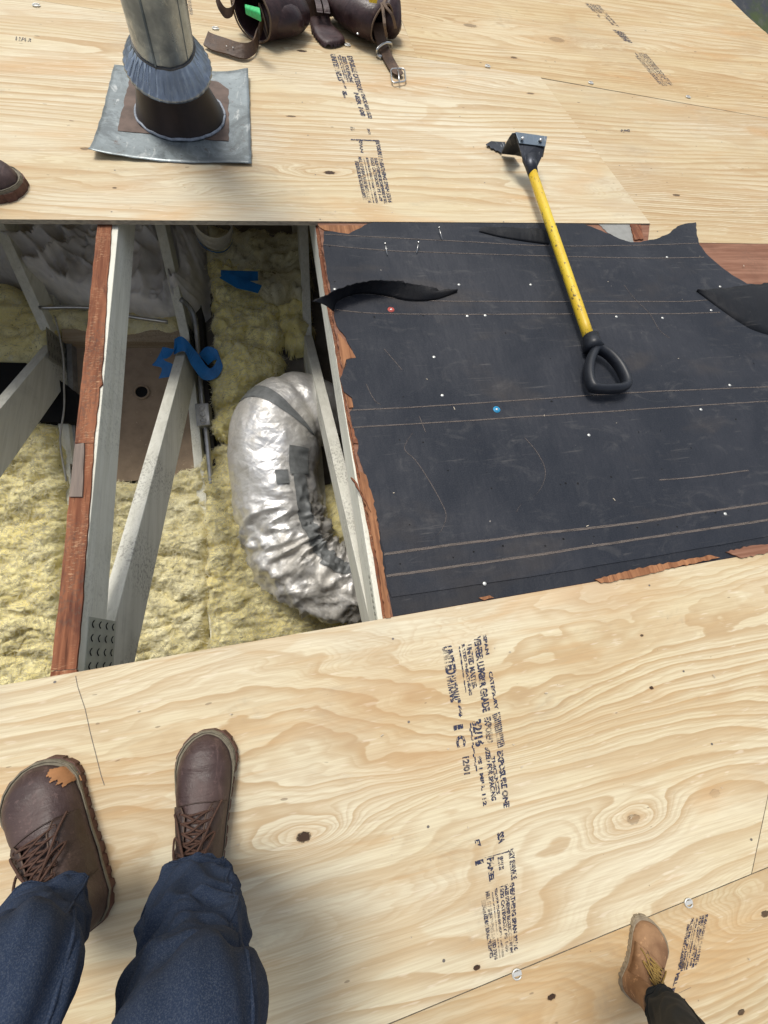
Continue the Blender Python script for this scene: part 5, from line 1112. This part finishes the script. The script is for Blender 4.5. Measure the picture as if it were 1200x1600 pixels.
r1 = [ring(52, 1462, .150, 64), ring(42, 1490, .19, 64), ring(14, 1535, .27, 66), ring(-22, 1600, .36, 72), ring(-64, 1700, .42, 92)]
r2 = [ring(300, 1400, .140, 50), ring(298, 1424, .17, 58), ring(298, 1460, .22, 68), ring(299, 1505, .26, 73), ring(290, 1560, .31, 82), ring(283, 1640, .36, 90), ring(268, 1780, .40, 105)]
hipL = Vector((-0.56, -1.15, 0.26)); hipR = Vector((-0.34, -1.15, 0.26))
r1 = r1+[(hipL+Vector((-0.04, 0.35, 0.10)), 0.075), (hipL, 0.10)]; r2 = r2+[(hipR+Vector((0.03, 0.35, 0.10)), 0.075), (hipR, 0.10)]
tr = leg_loft(r1, 'trouser_leg', MT['denim'], ph, 3, 0.010); tr2 = leg_loft(r2, 'trouser_leg', MT['denim'], ph, 8, 0.010)
def inner(r, T): return [(T(0, .20, .045), .025), (T(0, .12, .055), .028), (T(0, .05, .07), .03), (r[0][0], .030)]+[(c, max(.03, q*0.55)) for c, q in r[1:]]
pel = (hipL+hipR)/2
body(ph, [[(pel, .09)]+inner(r1, T1)[::-1], [(pel, .09)]+inner(r2, T2)[::-1]], MT['skin'])
# second person, boot tip at the left
p2_ = thing('person', 'person whose dark brown boot tip shows at the left border above the opening', 'person', P(-20, 300, 0.004))
b3, T3 = boot(P(37, 304, 0.004), P(-128, 268, 0.004), None, p2_, bm, laces=True, wsc=1.3)
a3 = T3(0, .05, .17); r3 = [(a3, .075), (a3+UP*0.1, .085), (a3+UP*0.3+Vector((-.05, 0, 0)), .095), (a3+UP*0.45+Vector((-.1, -.02, 0)), .10)]
leg_loft(r3, 'trouser_leg', MT['denim'], p2_, 5, 0.006)
body(p2_, [[(T3(0, .20, .045), .025), (T3(0, .05, .07), .03)]+[(c, q*.55) for c, q in r3]], MT['skin'])
# third person, tan boot bottom right
p3_ = thing('person', 'person in black trousers with one tan suede boot at the lower right', 'person', P(1000, 1520, 0))
bt = [MT['tan'], MT['tansole'], MT['tansole'], MT['tan'], MT['tanlace']]
b4, T4 = boot(P(1023, 1444, 0), P(975, 1548, 0), None, p3_, bt, roll=-0.05, wsc=1.75, lace_r=0.003)
r4 = [ring(1036, 1577, .07, 25), ring(1054, 1600, .10, 30), ring(1085, 1650, .18, 40), ring(1130, 1740, .26, 60), ring(1215, 1920, .36, 95)]
leg_loft(r4, 'trouser_leg', MT['blackcloth'], p3_, 6, 0.004)
body(p3_, [[(T4(0, .20, .045), .012), (T4(0, .05, .06), .012)]+[(c, q*.5) for c, q in r4]], MT['skin'])
# ---- tool belt
def toolbelt():
    t = thing('tool_belt', 'dark brown leather tool belt with pouches and silver buckle at the top', 'tool belt', P(490, 30, 0.005))
    def dome(px, h, mat, name, seed=0, res=0.006, base=0.006, parent=t, pw=0.5, soft=0.05, slope=None):
        poly = [p2(x, y, base) for x, y in px]; poly = [tuple(q) for q in cat([Vector((a, b, 0)) for a, b in poly+poly[:1]], 6)]; poly = [(q[0], q[1]) for q in poly][:-1]
        def hf(a, b, d):
            e = max(0, min(1, (d+0.002)/soft)); e = (e*(2-e))**pw; return e*(h+0.006*N3(a*14, b*14, seed))
        vs, fs = g_mound(poly, res, hf, lambda a, b, z: Vector((a, b, base+z))); return mesh(name, vs, fs, mat, parent, smooth=True)
    B = MT['belt']; SL = MT['strapl']
    # left pouch: body lying on its side, mouth towards the left
    def sack(rings, name, mat, parent=t, seg=28, closed_end=True, wob=0.004, seed=0):
        vs = []; C = [Vector(r[0]) for r in rings]; n = len(rings)
        for i, (c, ra, rb, an) in enumerate(rings):
            c = Vector(c); tdir = (C[min(i+1, n-1)]-C[max(i-1, 0)]).normalized(); a = Vector((0, 0, 1)); a = (a-tdir*a.dot(tdir)).normalized(); b = tdir.cross(a)
            for k in range(seg):
                th = 2*math.pi*k/seg; vs.append(c+a*math.cos(th)*ra+b*math.sin(th)*rb+Vector((0, 0, 0))+(a*math.cos(th)+b*math.sin(th))*wob*N3(math.cos(th)*2+seed, math.sin(th)*2, i*0.7))
        for v in vs: v.z = max(v.z, 0.007)
        fs = [(i*seg+k, i*seg+(k+1) % seg, (i+1)*seg+(k+1) % seg, (i+1)*seg+k) for i in range(n-1) for k in range(seg)]
        if closed_end: fs.append(tuple((n-1)*seg+k for k in range(seg)))
        o = mesh(name, vs, fs, mat, parent, smooth=True); s_ = o.modifiers.new('s', 'SOLIDIFY'); s_.thickness = 0.005; s_.offset = -1
        su = o.modifiers.new('sub', 'SUBSURF'); su.levels = 1; su.render_levels = 1
        rim = [vs[k] for k in range(seg)]+[vs[0]]; mb = MB(); mb.addm(*g_tube(cat(rim, 2), 0.0035, 6, False)); mb.build('rim', MT['rim'], o, smooth=True)
        return o
    sack([(P(392, 20, .075), .070, .095, 0), (P(410, 16, .07), .075, .10, 0), (P(440, 16, .065), .075, .085, 0), (P(466, 18, .055), .055, .07, 0), (P(472, 18, .05), .03, .05, 0)], 'pouch', B, seed=1)
    # front pocket on that pouch
    sack([(P(412, 34, .055), .040, .048, 0), (P(430, 30, .062), .048, .055, 0), (P(452, 30, .060), .048, .055, 0), (P(467, 30, .050), .036, .048, 0)], 'pocket', B, seed=2)
    # green handle end in it
    a = P(384, 20, .10); b = P(408, 30, .11); d = (b-a); s = Vector((0, .020, 0)); z = Vector((0, 0, .022))
    mb = MB(); vs = [a-s*.8, a+s*.8, a+s*.7+z*.8, a-s*.7+z*.8, b-s*1.3, b+s*.9, b+s*.9+z, b-s*1.2+z]
    mb.addm(vs, [(0, 1, 2, 3), (7, 6, 5, 4), (0, 4, 5, 1), (1, 5, 6, 2), (2, 6, 7, 3), (3, 7, 4, 0)]); o = mb.build('green_plastic_handle', MT['green'], t); bevel(o, 0.004, 3)
    # back belt between the pouches
    pp = cat([P(x, y, n) for x, y, n in ((440, 4, .05), (470, 12, .045), (500, 8, .045), (530, 4, .045), (556, 2, .05))], 6)
    mb = MB(); mb.addm(*ribbon(pp, [Vector((0, .018, .030))]*len(pp), 0.005)); mb.build('belt_back', SL, t)
    pp = cat([P(x, y, n) for x, y, n in ((490, -14, .06), (497, 6, .065), (500, 22, .05))], 6)
    for dx in (0, .03): mb = MB(); mb.addm(*ribbon([p+Vector((dx, 0, .003)) for p in pp], [Vector((.012, 0, 0))]*len(pp), 0.004)); mb.build('belt_loop', B, t)
    # hanging flap
    dome([(488, 18), (510, 14), (515, 32), (522, 46), (537, 62), (535, 70), (512, 74), (497, 64), (486, 45), (484, 30)], 0.016, B, 'hanging_flap', 3, 0.005, 0.008, t, 0.4, 0.02)
    # right pouch
    sack([(P(597, 38, .070), .052, .070, 0), (P(588, 30, .075), .062, .085, 0), (P(565, 18, .07), .065, .10, 0), (P(540, 6, .06), .055, .085, 0), (P(520, -4, .05), .03, .05, 0)], 'pouch', B, seed=5)
    c = P(559, 53, .050); mb = MB(); mb.addm(*g_disc(c, 0.006, 0.003)); mb.build('rivet', MT['steel'], t, smooth=True)
    # crumpled side pouch
    sack([(P(600, -8, .11), .045, .05, 0), (P(606, 8, .085), .055, .055, 0), (P(609, 26, .065), .058, .055, 0), (P(612, 44, .045), .045, .045, 0), (P(613, 56, .03), .02, .025, 0)], 'side_pouch', B, seed=7, wob=0.016)
    for pts in ([(594, -6, .13), (599, 20, .115), (601, 40, .10), (604, 58, .05)], [(606, -4, .14), (600, 6, .14), (613, 24, .12), (618, 44, .08)]):
        pp = cat([P(x, y, n) for x, y, n in pts], 6); mb = MB(); mb.addm(*ribbon(pp, [Vector((.006, .002, 0))]*len(pp), 0.003)); mb.build('edge_strip', MT['rim'], t)
    mb = MB(); c = P(577, 4, .14); mb.addm(*g_box(c, (.03, 0, 0), (0, .02, 0), (0, 0, .012))); mb.build('yellow_tool_end', MT['yellow'], t)
    # front strap to the buckle
    pp = cat([P(x, y, n) for x, y, n in ((589, 36, .06), (592, 52, .045), (599, 74, .022), (607, 92, .012), (615, 106, .012), (620, 112, .012))], 6)
    mb = MB(); mb.addm(*ribbon(pp, [Vector((.023, .006, 0))]*len(pp), 0.005)); bevel(mb.build('belt_strap', SL, t), 0.001)
    c = P(621, 113, .015); mb = MB(); mb.addm(*g_disc(c, 0.023, 0.003, 24, 0)); mb.build('strap_end', SL, t)
    q = [P(610, 108, .016), P(632, 107, .016), P(634, 127, .014), P(613, 130, .014)]; mb = MB(); lp = []
    for i in range(4):
        a, b = q[i], q[(i+1) % 4]; lp += [a.lerp(b, f) for f in (0.12, .35, .65, .88)]
    mb.addm(*g_tube(lp+lp[:1], 0.0032, 8, False)); bk = mb.build('buckle', MT['steel'], t, smooth=True)
    mb = MB(); mb.addm(*g_tube([P(621, 106, .024), P(623, 117, .024), P(624, 129, .018)], 0.0026, 8)); mb.build('buckle_prong', MT['steel'], bk, smooth=True)
    c = P(600, 76, .024); lp = [P(590, 84, .012), P(589, 78, .028), P(594, 72, .035), P(603, 67, .037), P(611, 68, .03), P(611, 73, .014)]
    mb = MB(); mb.addm(*g_tube(cat(lp, 6), 0.0046, 8)); mb.addm(*g_tube([P(589, 86, .010), P(596, 90, .010)], 0.007, 8)); mb.build('keeper_ring', MT['steel'], t, smooth=True)
    # tail strap on the left
    pts = [(412, 34, .06), (406, 46, .045), (402, 60, .025), (396, 74, .024), (380, 80, .026), (352, 72, .026), (332, 66, .024), (322, 60, .024)]
    Wv = [(.008, .004, .02), (.004, .004, .02), (0, .006, .018), (.0, .012, .014), (0, .018, .014), (0, .024, .012), (.004, .026, .012), (.012, .022, .010)]
    path = cat([P(x, y, n) for x, y, n in pts], 6); Wl = []
    for i in range(len(Wv)-1):
        for k in range(6): Wl.append(Vector(Wv[i]).lerp(Vector(Wv[i+1]), k/6))
    Wl.append(Vector(Wv[-1])); mb = MB(); mb.addm(*ribbon(path, Wl, 0.005)); bevel(mb.build('belt_tail', SL, t), 0.001)
    mb = MB()
    for x, y in ((354, 72), (364, 74)): mb.addm(*g_disc(P(x, y, .031), 0.0022, 0.001, 8))
    mb.build('belt_holes', MT['nail'], t)
    # thin strap loop at the far left
    pp = cat([P(x, y, n) for x, y, n in ((338, -6, .10), (343, 8, .085), (352, 20, .07), (362, 18, .075), (366, 4, .09), (364, -6, .10))], 6)
    mb = MB(); mb.addm(*ribbon(pp, [Vector((.004, .004, .012))]*len(pp), 0.004)); mb.build('thin_strap', SL, t)
toolbelt()
# small litter on the sheets
lit = MB(); rnd = random.Random(9)
for _ in range(90):
    x, y = rnd.uniform(0, 1200), rnd.choice([rnd.uniform(100, 335), rnd.uniform(1000, 1600), rnd.uniform(380, 850)])
    if 340 < y < 1000 and x < 640: continue
    if y > 1000 and x < 440: continue
    p = P(x, y, 0.0045); k = rnd.uniform(0.0006, 0.0016); a = rnd.uniform(0, 3.1); d = Vector((math.cos(a), math.sin(a), 0))*k*rnd.uniform(1, 3.5); e = Vector((-d.y, d.x, 0)).normalized()*k*0.6
    lit.addm(*g_thick([p-d-e, p+d-e*.6, p+d*.8+e, p-d*.6+e], Vector((0, 0, -.0008))))
for (x, y) in ((797, 1018), (360, 1116), (215, 1111), (615, 770), (1060, 560), (950, 440), (371, 1320), (780, 1165), (700, 1170)):
    p = P(x, y, 0.004); s = 0.0022
    lit.addm(*g_thick([p+Vector((-s, 0, 0)), p+Vector((0, s*.5, 0)), p+Vector((s*1.4, s*.2, 0)), p+Vector((s*.3, -s*.6, 0))], Vector((0, 0, -.001))))
mesh('wood_litter', lit.v, lit.f, flat('pale flakes', (0.6, 0.52, 0.4)), label='tiny pale flakes scattered on plywood and felt', cat='debris', kind='stuff')
# ------------------------------------------------------------------ final transform
for o in list(S.objects):
    if '_b' in o.keys(): del o['_b']
bpy.context.view_layer.update()
for o in S.objects:
    if o.parent is None and o is not so: o.matrix_world = W4 @ o.matrix_world
bpy.context.view_layer.update()
S.render.engine = 'CYCLES'
